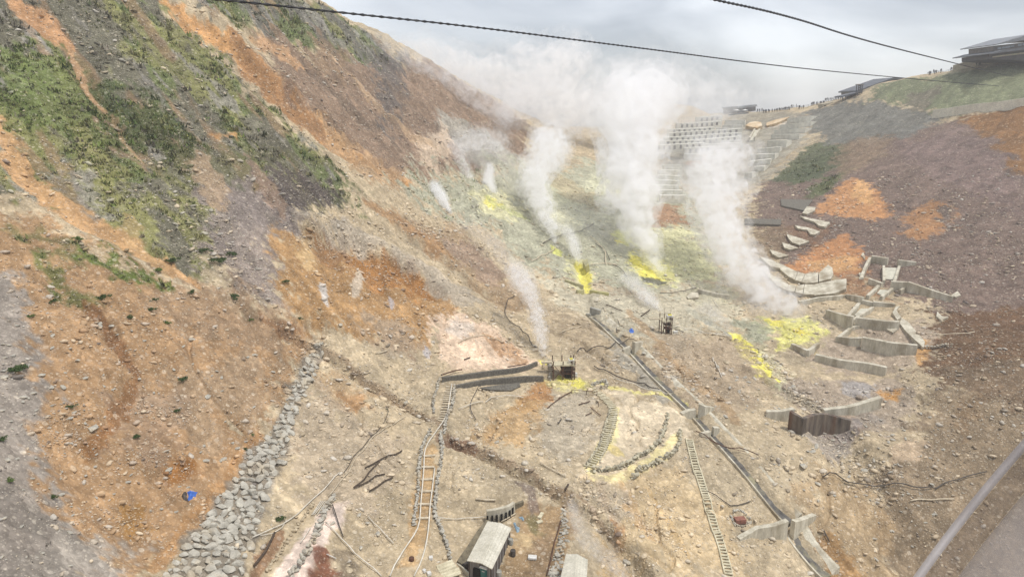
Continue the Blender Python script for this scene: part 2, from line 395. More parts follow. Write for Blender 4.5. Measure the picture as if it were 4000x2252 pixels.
# ------------------------------------------------------------------ what the ground is made of: patches of soil, scree, grass, sulphur; window reflection painted in at right
TAN, GREYTAN = S(192, 171, 134), S(168, 156, 130)
OCHRE, RUST, ORANGE, DEEP = S(182, 128, 72), S(138, 92, 60), S(212, 148, 82), S(162, 106, 42)
CREAM, PINK, SULF, PALEY, GREENGREY = S(228, 210, 168), S(220, 186, 152), S(238, 226, 70), S(206, 204, 120), S(176, 174, 146)
SCREE, DARK, PURPLE, OLIVE, GREEN, DGREEN = S(148, 142, 132), S(92, 84, 78), S(118, 92, 84), S(140, 138, 74), S(108, 122, 58), S(76, 92, 46)
SLOPE, SHRUB, BROWN, SILVER, BLUEGREY, GOLD = S(110, 106, 86), S(108, 106, 92), S(146, 120, 96), S(166, 160, 145), S(110, 108, 106), S(140, 98, 50)
PATCH = [
  # (kind, bearing points, half width or edge softness in m, colour, strength, edge roughness in m)
  ('a', [(-500, -500), (640, -400), (650, 40), (850, 220), (1100, 480), (1300, 640), (1400, 740), (1180, 880), (1080, 920), (1000, 900), (900, 1050), (650, 1060), (400, 920), (180, 800), (0, 760), (-500, 760)], 3, SLOPE, 1, 5),
  ('a', [(640, -300), (1250, -200), (1480, 150), (1600, 300), (1500, 400), (1400, 300), (1250, 200), (1100, 170), (1000, 130), (800, 60)], 3, SHRUB, 1, 5),
  ('a', [(1000, 140), (1250, 200), (1500, 260), (1660, 190), (1900, 350), (2080, 490), (2000, 640), (1750, 700), (1560, 720), (1300, 540), (1100, 350)], 3, BROWN, 1, 6),
  ('a', [(1440, 190), (1580, 200), (1570, 380), (1500, 520), (1470, 340)], 3, S(100, 94, 90), .8, 5),
  ('a', [(1260, 130), (1360, 200), (1330, 290), (1180, 240)], 3, S(150, 118, 90), .8, 6),
  ('a', [(1700, 430), (1820, 470), (2050, 620), (2000, 690), (1850, 640), (1720, 520)], 3, SILVER, .85, 4),
  ('a', [(1620, 540), (1740, 490), (1780, 560), (1680, 700), (1630, 620)], 2, S(205, 180, 150), .85, 4),
  ('s', [(1120, 230), (1260, 330), (1420, 470), (1540, 560)], 3, S(108, 88, 74), .6, 4),
  ('s', [(1320, 250), (1420, 350), (1560, 480), (1680, 560)], 3.5, S(190, 150, 112), .6, 4),
  ('s', [(1500, 300), (1600, 420), (1720, 500)], 3, S(124, 100, 84), .6, 4),
  ('s', [(1230, 430), (1400, 560), (1580, 680)], 2, S(134, 98, 70), .5, 3),
  ('s', [(1000, 170), (1120, 210), (1160, 270)], 4, S(206, 150, 100), .7, 4),
  ('s', [(640, 10), (760, 120), (900, 200), (980, 280), (1100, 400), (1250, 520), (1420, 620), (1580, 700)], 3.3, ORANGE, .95, 3.5),
  ('a', [(1080, 370), (1180, 430), (1400, 580), (1640, 690), (1560, 740), (1400, 680), (1230, 530)], 2, S(184, 140, 98), .8, 4),
  ('s', [(950, 250), (1090, 370), (1220, 500)], 5, S(150, 102, 66), .55, 5),
  ('a', [(0, 180), (140, 160), (330, 360), (480, 520), (540, 660), (450, 720), (330, 560), (260, 640), (140, 520), (-100, 450)], 3, GREEN, .85, 7),
  ('a', [(340, 330), (500, 320), (700, 480), (760, 640), (600, 600), (480, 520)], 3, DGREEN, .85, 7),
  ('s', [(320, 520), (400, 700), (520, 860), (640, 960)], 4, OLIVE, .85, 4),
  ('a', [(560, 560), (900, 600), (1250, 640), (1050, 740), (800, 760), (620, 720)], 3, S(106, 104, 66), .7, 7),
  ('a', [(230, 620), (330, 700), (450, 820), (380, 840), (250, 760)], 2, SCREE, .7, 4),
  ('a', [(780, 740), (1080, 700), (1200, 850), (1420, 920), (1300, 940), (1120, 920), (1090, 1150), (1200, 1280), (1000, 1180), (840, 1020)], 3, S(136, 122, 114), .9, 5),
  ('a', [(1060, 650), (1230, 700), (1350, 740), (1280, 820), (1180, 880), (1080, 830)], 3, S(86, 76, 72), .9, 5),
  ('s', [(790, 620), (840, 730), (850, 800)], 3.0, S(176, 142, 112), .85, 3),
  ('s', [(1000, 660), (1050, 720), (1080, 830)], 2.5, S(150, 118, 98), .8, 3),
  ('a', [(820, 535), (930, 530), (900, 550), (840, 552)], 1.0, ORANGE, .8, 2),
  ('a', [(-500, 780), (200, 850), (350, 950), (650, 1080), (900, 1180), (1200, 1290), (1230, 1340), (1000, 1750), (620, 2252), (300, 2400), (-500, 2400)], 3, S(178, 134, 92), 1, 4),
  ('a', [(600, 1070), (1050, 1160), (1200, 1290), (1000, 1400), (750, 1300), (600, 1200)], 3, S(168, 132, 100), .8, 6),
  ('a', [(720, 1420), (1100, 1370), (1020, 1600), (820, 1760), (600, 1620)], 2, S(170, 138, 108), .65, 5),
  ('a', [(420, 1560), (640, 1520), (720, 1680), (520, 1760)], 2, S(164, 136, 108), .55, 5),
  ('s', [(60, 20), (200, 130), (270, 190)], 3.0, S(206, 146, 96), .95, 2),
  ('s', [(270, 190), (320, 310), (370, 400), (410, 440)], .9, S(190, 142, 100), .9, 1),
  ('s', [(410, 440), (470, 520), (560, 640)], .5, S(180, 140, 100), .7, 1),
  ('s', [(-60, 400), (20, 520), (80, 680), (200, 800), (380, 890), (520, 960), (640, 1030), (760, 1110)], 2.2, S(206, 152, 98), .95, 1.5),
  ('s', [(500, 860), (560, 960), (640, 1060)], 1.5, S(180, 140, 92), .5, 2),
  ('a', [(0, 880), (180, 920), (420, 990), (600, 1080), (640, 1100), (420, 1060), (180, 970)], 2, S(112, 112, 62), .7, 4),
  ('a', [(300, 950), (500, 1020), (620, 1100), (540, 1110), (400, 1040)], 2, S(100, 118, 42), .9, 3),
  ('a', [(100, 950), (200, 1000), (300, 1120), (380, 1190), (300, 1180), (180, 1080)], 1.5, S(104, 112, 54), .85, 3),
  ('a', [(-300, 1020), (70, 1060), (90, 1200), (140, 1550), (180, 1850), (300, 2060), (470, 2252), (470, 2500), (-400, 2500)], 2, S(152, 142, 130), .95, 3),
  ('a', [(80, 1950), (300, 2050), (520, 2120), (480, 2252), (100, 2300)], 2, S(160, 150, 136), .8, 4),
  ('a', [(470, 1990), (560, 1980), (600, 2050), (540, 2110), (440, 2080)], 1, S(176, 122, 50), .8, 2),
  ('a', [(620, 1810), (740, 1790), (760, 1860), (700, 1900), (640, 1880)], .8, S(158, 100, 36), .9, 1.5),
  ('a', [(330, 1740), (400, 1660), (420, 1740), (380, 1800)], .8, S(160, 104, 48), .8, 1.5),
  ('s', [(330, 1180), (400, 1270), (480, 1380), (540, 1470)], .9, S(140, 92, 52), .8, 1),
  ('s', [(540, 1470), (520, 1560), (440, 1640), (380, 1700)], .7, S(150, 98, 52), .7, 1.2),
  ('s', [(1020, 1230), (1120, 1290), (1180, 1310)], .8, S(146, 98, 60), .6, 1),
  ('s', [(1010, 1700), (900, 1850), (760, 2030), (600, 2230)], 1.0, S(186, 132, 78), .8, 1),
  # bluff
  ('a', [(1080, 900), (1250, 920), (1420, 950), (1600, 1060), (1750, 1150), (1820, 1230), (1700, 1260), (1600, 1400), (1400, 1300), (1150, 1240), (1080, 1050)], 2, S(180, 132, 80), 1, 3),
  ('a', [(1350, 980), (1480, 1000), (1640, 1090), (1700, 1170), (1500, 1160), (1420, 1100)], 2, S(172, 112, 48), .9, 4),
  ('a', [(1150, 890), (1220, 920), (1230, 1050), (1190, 1040)], 1, S(214, 178, 118), .8, 2),
  ('a', [(1120, 900), (1350, 950), (1380, 1080), (1250, 1010)], 2, S(148, 100, 60), .6, 3),
  ('a', [(1150, 860), (1400, 890), (1600, 1000), (1780, 1100), (1900, 1180), (1800, 1200), (1650, 1090), (1500, 990), (1300, 940)], 1.5, S(178, 164, 142), .85, 3),
  ('s', [(1260, 1110), (1268, 1150), (1275, 1190)], .9, S(196, 190, 182), .9, .6),
  ('s', [(1405, 1060), (1400, 1120), (1390, 1160)], 1.0, S(200, 184, 160), .8, .8),
  ('s', [(1525, 1160), (1530, 1210)], .7, S(180, 172, 172), .8, .6),
  ('s', [(1660, 1350), (1668, 1390)], .8, S(190, 182, 180), .9, .6),
  ('a', [(1690, 1240), (1780, 1210), (1900, 1260), (1990, 1320), (2090, 1420), (1990, 1440), (1750, 1450), (1690, 1340)], 1.5, S(232, 200, 166), .95, 1.6),
  ('a', [(1740, 1240), (1850, 1260), (1830, 1330), (1760, 1300)], 1, S(228, 212, 194), .7, 2),
  ('a', [(1900, 1290), (2000, 1340), (2050, 1420), (1960, 1400)], 1, S(192, 136, 84), .7, 2),
  ('a', [(1200, 1430), (1380, 1500), (1500, 1560), (1400, 1640), (1250, 1560)], 2, S(190, 146, 100), .6, 3),
  ('a', [(1310, 1530), (1420, 1540), (1440, 1600), (1350, 1610)], 1, S(172, 116, 62), .6, 2),
  ('a', [(1400, 1250), (1600, 1270), (1620, 1420), (1500, 1400)], 2, S(164, 148, 126), .6, 3),
  # left flank of the valley floor
  ('a', [(1560, 850), (1800, 900), (1960, 1060), (2100, 1180), (1990, 1220), (1800, 1090), (1620, 960)], 3, S(168, 134, 100), .9, 4),
  ('s', [(1480, 820), (1620, 900), (1740, 980)], 4, S(176, 126, 78), .8, 4),
  ('a', [(1720, 950), (1850, 930), (1980, 1080), (1900, 1120)], 2, S(154, 128, 110), .6, 4),
  # sulphur field
  ('a', [(1560, 730), (1720, 690), (2000, 620), (2400, 600), (2720, 760), (2800, 1000), (2780, 1130), (2500, 1160), (2260, 1120), (2060, 1000), (1850, 860), (1700, 830)], 6, GREENGREY, 1, 10),
  ('a', [(2100, 700), (2400, 680), (2420, 860), (2250, 900), (2100, 820)], 5, S(212, 210, 172), .8, 8),
  ('a', [(2080, 640), (2160, 660), (2330, 760), (2360, 830), (2200, 760)], 3, S(190, 172, 130), .7, 6),
  ('a', [(2520, 900), (2680, 880), (2790, 1080), (2700, 1130), (2580, 1080)], 3, S(216, 212, 158), .9, 6),
  ('a', [(2390, 900), (2480, 895), (2480, 950), (2400, 955)], 2, S(214, 214, 120), .95, 3),
  ('a', [(2440, 990), (2520, 980), (2640, 1060), (2660, 1110), (2560, 1120), (2480, 1060)], 3, S(228, 222, 128), .85, 4),
  ('a', [(2225, 1010), (2290, 1010), (2330, 1120), (2310, 1150), (2250, 1130)], 2, S(222, 216, 150), .7, 3),
  ('a', [(2840, 1300), (2960, 1310), (3080, 1500), (3010, 1540), (2930, 1450)], 2, S(214, 206, 160), .6, 4),
  ('a', [(1840, 760), (1960, 750), (2060, 830), (1980, 860), (1880, 830)], 3, S(222, 216, 160), .7, 4),
  ('s', [(2400, 940), (2420, 945)], 1.6, SULF, .9, 1.5),
  ('s', [(2165, 970), (2190, 1000)], 2.2, S(206, 208, 96), .9, 2),
  ('s', [(2470, 1000), (2510, 1050), (2560, 1080), (2580, 1090)], 3.2, SULF, .95, 2.5),
  ('s', [(2530, 1095), (2590, 1105)], 2.4, S(92, 94, 90), .9, 1.5),
  ('s', [(2258, 1030), (2270, 1070), (2285, 1110), (2292, 1140)], 1.9, SULF, .95, 1.2),
  ('s', [(2420, 720), (2430, 800)], 2, S(214, 206, 110), .7, 3),
  ('s', [(1900, 790), (1960, 800)], 2.5, SULF, .75, 3),
  ('s', [(1900, 770), (2000, 830), (2060, 860)], 2.0, S(200, 202, 130), .7, 3),
  ('a', [(2530, 800), (2660, 800), (2680, 880), (2560, 890)], 3, S(172, 118, 82), .85, 4),
  ('a', [(2300, 1120), (2420, 1110), (2560, 1160), (2560, 1290), (2420, 1300), (2330, 1230)], 3, S(166, 150, 124), .85, 5),
  ('a', [(2680, 1080), (2860, 1130), (2880, 1200), (2700, 1180)], 3, S(196, 190, 144), .85, 4),
  ('s', [(2660, 1190), (2760, 1250), (2850, 1320)], 1.4, S(176, 178, 164), .8, 2),
  ('s', [(2870, 1310), (2900, 1350), (2950, 1410), (3000, 1480)], 2.6, SULF, .98, 1.6),
  ('s', [(3000, 1480), (3040, 1530), (3200, 1600)], 1.5, S(206, 206, 160), .8, 1.2),
  ('a', [(2960, 1250), (3150, 1240), (3230, 1290), (3200, 1380), (3060, 1360)], 3, S(226, 220, 110), .95, 4),
  ('s', [(3010, 1250), (3040, 1270)], 2.0, SULF, .9, 2),
  ('s', [(3110, 1285), (3135, 1290)], 2.2, S(224, 206, 60), .9, 2),
  ('a', [(2870, 1240), (2990, 1250), (3010, 1330), (2920, 1330)], 2, S(166, 170, 142), .8, 3),
  # centre floor
  ('a', [(1990, 980), (2250, 1120), (2480, 1160), (2760, 1120), (2900, 1210), (2700, 1330), (2480, 1330), (2280, 1230), (2080, 1110)], 4, S(196, 188, 160), .75, 8),
  ('a', [(2100, 1200), (2300, 1250), (2440, 1400), (2560, 1560), (2450, 1500), (2250, 1400)], 3, S(168, 148, 116), .8, 4),
  ('a', [(2340, 1270), (2460, 1390), (2660, 1560), (2600, 1580), (2420, 1420)], 1.5, S(160, 156, 142), .7, 2),
  ('a', [(2550, 1280), (2900, 1330), (3000, 1500), (2900, 1620), (2700, 1560), (2550, 1400)], 3, S(172, 150, 120), .8, 5),
  ('s', [(2450, 1210), (2560, 1330), (2700, 1480), (2880, 1640)], 1.8, S(180, 140, 98), .7, 2),
  ('a', [(2080, 1480), (2220, 1470), (2320, 1490), (2300, 1530), (2200, 1530), (2100, 1510)], .8, S(224, 212, 130), .8, 1.5),
  ('s', [(2190, 1475), (2250, 1490), (2280, 1520)], 1.3, SULF, .85, 1.0),
  ('s', [(2110, 1412), (2130, 1420)], 1.2, SULF, .9, .8),
  ('s', [(2320, 1485), (2480, 1530), (2620, 1550), (2680, 1580)], .9, S(232, 220, 120), .8, .8),
  ('a', [(2330, 1500), (2480, 1540), (2620, 1590), (2680, 1680), (2580, 1830), (2400, 1880), (2280, 1870), (2360, 1700), (2420, 1590)], 1.5, S(222, 202, 166), 1, 1.5),
  ('a', [(2100, 1540), (2280, 1530), (2350, 1600), (2320, 1760), (2200, 1840), (2100, 1720)], 2, S(186, 172, 146), .8, 3),
  ('a', [(2080, 1490), (2140, 1490), (2150, 1560), (2050, 1600), (2010, 1590)], 1, S(190, 130, 70), .9, 1.5),
  ('a', [(1850, 1700), (2010, 1560), (2100, 1560), (2090, 1700), (1960, 1740)], 1.5, S(196, 150, 96), .8, 2),
  ('s', [(2335, 1790), (2300, 1860), (2420, 1865), (2540, 1800), (2640, 1700)], 1.3, S(248, 230, 160), 1, .6),
  ('s', [(2410, 1600), (2390, 1700), (2320, 1800)], 1.2, S(246, 230, 160), .95, .6),
  ('s', [(2380, 1740), (2440, 1780)], .8, S(232, 206, 100), .6, .8),
  ('s', [(1100, 1300), (1260, 1370), (1420, 1490), (1600, 1590), (1700, 1650), (1760, 1720), (1880, 1770), (1990, 1830), (2100, 1880), (2220, 1960), (2330, 2040), (2450, 2160)], .6, S(142, 106, 80), .5, 1.8),
  ('s', [(1720, 1700), (1780, 1740), (1840, 1740)], 1.6, S(124, 78, 58), .6, 1.6),
  ('s', [(2340, 1900), (2380, 2000), (2440, 2100)], .9, S(184, 122, 66), .7, .8),
  ('s', [(2420, 1890), (2480, 2010), (2540, 2100)], 1.0, S(190, 130, 72), .7, .8),
  ('s', [(2510, 1900), (2600, 2020), (2700, 2180)], .7, S(212, 160, 82), .6, .8),
  ('a', [(2300, 1890), (2650, 1830), (2860, 2000), (2900, 2252), (2500, 2252), (2400, 2050)], 2, S(214, 184, 132), .6, 3),
  ('a', [(2300, 2080), (2420, 2160), (2520, 2300), (2380, 2300)], 1, S(196, 156, 104), .7, 2),
  ('a', [(2340, 1850), (2460, 2000), (2420, 2060), (2320, 1960)], 1, S(186, 172, 148), .6, 2),
  # yard
  ('a', [(2000, 2010), (2090, 1970), (2200, 1970), (2240, 2060), (2180, 2300), (1960, 2300), (1990, 2100)], 1, S(170, 132, 90), .9, 1.5),
  ('a', [(2050, 2030), (2100, 2020), (2130, 2090), (2080, 2110)], .8, S(118, 110, 68), .8, 1),
  ('a', [(2030, 2060), (2080, 2080), (2080, 2140), (2010, 2110)], .8, S(210, 180, 128), .8, 1),
  ('a', [(2020, 1890), (2080, 1910), (2110, 1980), (2080, 1990)], .8, S(128, 110, 98), .8, 1.5),
  ('a', [(2090, 2080), (2160, 2100), (2140, 2260), (2060, 2260)], .8, S(142, 112, 84), .7, 1.2),
  # lower left paths
  ('a', [(1290, 1955), (1350, 1955), (1335, 2020), (1262, 2150), (1195, 2290), (1030, 2290), (1120, 2170), (1205, 2060)], .4, S(236, 212, 192), 1, .4),
  ('a', [(1240, 2140), (1290, 2150), (1330, 2280), (1180, 2290)], .6, S(132, 72, 46), .9, .8),
  ('a', [(1310, 2150), (1370, 2170), (1400, 2290), (1330, 2290)], .6, S(92, 74, 60), .6, 1),
  ('s', [(1100, 2080), (1050, 2160), (1000, 2252)], .8, S(142, 96, 62), .8, .6),
  ('s', [(1690, 1740), (1665, 1850), (1650, 1960), (1640, 2060), (1590, 2200)], 1.6, S(202, 156, 102), .8, .8),
  ('a', [(1060, 1720), (1240, 1500), (1380, 1640), (1600, 1700), (1560, 1900), (1400, 1960), (1130, 1900)], 2, S(186, 166, 138), .6, 3),
  ('a', [(1228, 1345), (1150, 1480), (1085, 1640), (965, 1760), (855, 1930), (745, 2080), (600, 2290), (940, 2290), (980, 2160), (1040, 1960), (1110, 1760), (1140, 1650), (1250, 1400), (1262, 1345)], .6, S(138, 128, 112), .9, .6),
  ('a', [(3190, 1630), (3330, 1620), (3380, 1680), (3320, 1730), (3220, 1710)], 1, S(150, 92, 60), .8, 2),
  ('a', [(3340, 1580), (3440, 1580), (3430, 1640), (3350, 1640)], 1, S(136, 144, 150), .8, 2),
  # right side
  ('a', [(2960, 720), (3150, 640), (3300, 560), (3700, 470), (4500, 420), (4500, 1350), (3800, 1300), (3700, 1220), (3400, 1090), (3050, 1060), (2950, 900)], 4, S(122, 101, 88), 1, 6),
  ('a', [(3500, 560), (3750, 500), (3950, 600), (4000, 850), (3800, 760), (3600, 680)], 4, S(128, 106, 98), .8, 5),  # purplish tint of the window reflection, painted into the hillside colour
  ('a', [(3330, 690), (3400, 720), (3490, 830), (3400, 860), (3180, 830), (3240, 770)], 2, S(206, 138, 78), .95, 3),
  ('a', [(3350, 690), (3410, 730), (3400, 800), (3320, 770)], 1, S(226, 164, 98), .8, 2),
  ('a', [(3180, 950), (3300, 920), (3370, 1000), (3390, 1070), (3290, 1080), (3060, 1050)], 2, S(196, 128, 72), .95, 3),
  ('a', [(3120, 1020), (3330, 1000), (3370, 1060), (3200, 1060)], 1, S(220, 160, 98), .8, 2),
  ('a', [(3080, 880), (3260, 870), (3200, 960), (3060, 980)], 2, S(126, 88, 62), .7, 3),
  ('a', [(3540, 840), (3640, 780), (3720, 820), (3700, 900), (3600, 950), (3530, 920)], 2, S(184, 124, 70), .85, 3),
  ('a', [(3660, 800), (3720, 820), (3700, 870), (3660, 860)], 1, S(96, 92, 90), .8, 2),
  ('a', [(3300, 1060), (3440, 1110), (3500, 1180), (3340, 1160), (3260, 1110)], 2, S(164, 112, 72), .8, 3),
  ('a', [(2950, 900), (3060, 860), (3100, 950), (2980, 1040), (2920, 980)], 2, S(140, 112, 86), .7, 3),
  ('a', [(3080, 640), (3150, 570), (3300, 540), (3330, 600), (3240, 680), (3120, 715), (3000, 705)], 2, S(76, 90, 58), .9, 4),
  ('a', [(3230, 690), (3340, 650), (3240, 740), (3170, 780), (3160, 740)], 2, S(84, 98, 52), .85, 3),
  ('a', [(3040, 620), (3100, 580), (3140, 560), (3060, 640), (2990, 690)], 2, S(196, 150, 84), .9, 3),
  ('a', [(3120, 440), (3300, 395), (3450, 390), (3700, 450), (3560, 530), (3330, 560), (3220, 560), (3150, 500)], 3, S(112, 112, 104), .95, 5),
  ('a', [(3280, 560), (3480, 520), (3460, 600), (3280, 700), (3250, 640)], 3, S(140, 112, 88), .8, 5),
  ('a', [(3380, 395), (3430, 330), (3560, 305), (3700, 275), (4400, 220), (4400, 390), (4000, 405), (3690, 446), (3500, 400)], 3, S(122, 128, 92), 1, 5),
  ('a', [(3530, 370), (3660, 340), (3620, 430), (3560, 420)], 2, S(110, 98, 86), .7, 5),
  ('s', [(3710, 275), (3850, 255), (3960, 240)], 4.5, S(176, 164, 128), .9, 3),
  ('a', [(3740, 465), (4400, 410), (4400, 720), (4000, 690), (3940, 620), (3870, 540)], 2, S(146, 98, 48), .95, 4),  # darker gold brown soil where the painted window reflection tint stops
  ('a', [(2560, 560), (2900, 470), (3130, 440), (3140, 560), (3000, 700), (2800, 760), (2640, 700)], 4, S(160, 154, 136), .9, 6),
  ('a', [(2840, 445), (3060, 425), (3120, 460), (2950, 500), (2830, 480)], 3, S(150, 142, 122), .8, 5),
  ('a', [(2690, 590), (2760, 590), (2750, 640), (2680, 650)], 2, S(172, 122, 84), .8, 3),
  ('s', [(2920, 500), (2960, 505)], 3.0, S(226, 206, 172), .9, 3),
  ('s', [(3000, 500), (3060, 480)], 2.4, S(222, 206, 182), .8, 3),
  # lower right
  ('a', [(3720, 1600), (3860, 1440), (3930, 1480), (3770, 1720)], 1, S(176, 130, 78), .8, 2),  # ochre band reflected in the window pane, painted onto the ground
  ('a', [(3150, 1330), (3600, 1250), (3700, 1300), (3650, 1420), (3300, 1450), (3100, 1400)], 3, S(176, 156, 134), .8, 4),
  ('a', [(3000, 1500), (3500, 1480), (3600, 1650), (3400, 1700), (3150, 1640)], 2, S(164, 146, 126), .8, 3),
  ('a', [(3580, 1330), (3640, 1360), (3640, 1440), (3580, 1420)], 1, S(210, 150, 80), .9, 2),
  ('a', [(3640, 1220), (4400, 1150), (4400, 1750), (3850, 1560), (3640, 1500)], 2, S(112, 78, 52), .95, 4),
  ('a', [(3430, 1530), (3500, 1520), (3500, 1560), (3450, 1570)], .8, S(204, 140, 60), .9, 1.5),
  ('a', [(3280, 1500), (3420, 1500), (3420, 1540), (3300, 1540)], 1, S(166, 162, 160), .7, 2),
  ('a', [(3700, 1430), (4400, 1400), (4400, 2400), (3560, 2400), (3400, 2000), (3450, 1800), (3600, 1650)], 2, S(132, 106, 82), .8, 4),
  ('a', [(3200, 1800), (3450, 1900), (3500, 2100), (3450, 2300), (3250, 2260), (3150, 2000)], 2, S(176, 140, 100), .7, 3),
  ('a', [(3150, 2080), (3280, 2100), (3380, 2280), (3240, 2280)], 1, S(172, 124, 70), .8, 2),
  ('a', [(3480, 1750), (3580, 1700), (3640, 1740), (3560, 1800), (3490, 1800)], 1, S(206, 178, 142), .8, 2),
  ('a', [(3160, 1660), (3360, 1640), (3360, 1680), (3240, 1790), (3140, 1720)], 1, S(150, 142, 138), .6, 2),
]
SOIL = []
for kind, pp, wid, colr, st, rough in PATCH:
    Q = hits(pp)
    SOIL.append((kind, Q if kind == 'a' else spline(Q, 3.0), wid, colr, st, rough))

def soil(x, y):
    """colour of the bare ground at world points"""
    n = len(x)
    base = TAN * np.ones((n, 3))
    f = fbm(x / 11, y / 11, 4, 41)[:, None]
    base = base * (1 - np.clip(f, 0, 1) * .5) + GREYTAN * np.clip(f, 0, 1) * .5
    wx = fbm(x / 5.0, y / 5.0, 4, 51, 0.62); wy = fbm(x / 5.0, y / 5.0, 4, 77, 0.62)
    pep = fbm(x / 1.7, y / 1.7, 3, 91, 0.6); spk = fbm(x / .6, y / .6, 2, 97)
    a0 = x * 0.82 - y * 0.57; c0 = x * 0.57 + y * 0.82
    veg1 = fbm(c0 / 9 + 3, a0 / 26, 4, 301, .6); veg2 = fbm(c0 / 6, a0 / 20, 4, 311, .6); veg3 = fbm(c0 / 5, a0 / 17 + 7, 4, 321, .65); veg4 = fbm(c0 / 5 - 5, a0 / 24, 3, 331)
    for kind, Q, wid, colr, st, rough in SOIL:
        m = wid * 2 + rough * 2 + 3
        lo = Q[:, :2].min(0) - m; hi = Q[:, :2].max(0) + m
        s = np.nonzero((x > lo[0]) & (x < hi[0]) & (y > lo[1]) & (y < hi[1]))[0]
        if not len(s):
            continue
        xs = x[s] + wx[s] * rough; ys = y[s] + wy[s] * rough
        if kind == 'a':
            d = sdist(xs, ys, Q)
            h_ = wid * .45 + .15
            w = smooth(-h_, h_, d + pep[s] * wid * 1.5 + spk[s] * wid * .7)
        else:
            d, pos = dist_poly(xs, ys, Q)
            d = d * (1 + 0.9 * np.abs(2 * pos - 1) ** 3)
            w = smooth(wid * 1.12, wid * 0.72, d + pep[s] * wid * 0.55 + spk[s] * wid * .3)
        w = (w * st)[:, None]
        if colr is SLOPE or colr is SHRUB:          # bare scree, dry grass and low bamboo grass in broken stripes
            cc = colr * np.ones((len(s), 3))
            for src, lim, to in ((veg1, .12, GREEN), (veg2, .10, OLIVE), (veg3, .14, SCREE), (veg4, .22, S(150, 116, 84))):
                k_ = (smooth(lim, lim + .16, src[s] + pep[s] * .12) * .75)[:, None]; cc = cc * (1 - k_) + to * k_
            base[s] = base[s] * (1 - w) + cc * w
            continue
        base[s] = base[s] * (1 - w) + colr * w
    # uneven weathering of the soil itself
    v = fbm(x / 2.4, y / 2.4, 4, 61, 0.65)
    q = fbm(x / 7.0, y / 7.0, 3, 67)
    base = base * (1 + 0.20 * v)[:, None] * (1 + 0.13 * q)[:, None]
    ls = left_slope(x, y)
    a = x * 0.82 - y * 0.57; c = x * 0.57 + y * 0.82
    st_ = fbm(c / 1.6, a / 16.0, 3, 71)
    rs = smooth(95, 140, x - 0.12 * (y - 150)); a2 = x * 0.8 + y * 0.6; c2 = -x * 0.6 + y * 0.8
    st2 = fbm(c2 / 1.8, a2 / 14.0, 3, 79)
    base = base * (1 + 0.22 * st_ * ls + 0.26 * st2 * rs)[:, None]
    return np.clip(base, 0.01, 0.9)

# ------------------------------------------------------------------ materials
MATS = {}
class NT:
    def __init__(self, name):
        self.m = bpy.data.materials.new(name); self.m.use_nodes = True
        self.t = self.m.node_tree; self.b = self.t.nodes['Principled BSDF']; self.o = self.t.nodes['Material Output']
    def n(self, t, ins=None, **k):
        q = self.t.nodes.new(t)
        for a, b in k.items(): setattr(q, a, b)
        for a, b in (ins or {}).items():
            if hasattr(b, 'is_output'): self.t.links.new(b, q.inputs[a])
            else: q.inputs[a].default_value = b
        return q
    def l(self, a, b): self.t.links.new(a, b)
    def mix(self, f, a, b, bt='MIX'):
        q = self.t.nodes.new('ShaderNodeMix'); q.data_type = 'RGBA'; q.blend_type = bt
        for i, v in ((0, f), (6, a), (7, b)):
            if hasattr(v, 'is_output'): self.l(v, q.inputs[i])
            else: q.inputs[i].default_value = v
        return q.outputs[2]
    def ramp(self, f, stops):
        q = self.t.nodes.new('ShaderNodeValToRGB'); self.l(f, q.inputs[0])
        e = q.color_ramp.elements
        while len(e) < len(stops): e.new(0.5)
        for k, (p, c) in enumerate(stops):
            e[k].position = p; e[k].color = (*(c if hasattr(c, '__len__') else (c, c, c)), 1)
        return q.outputs[0]

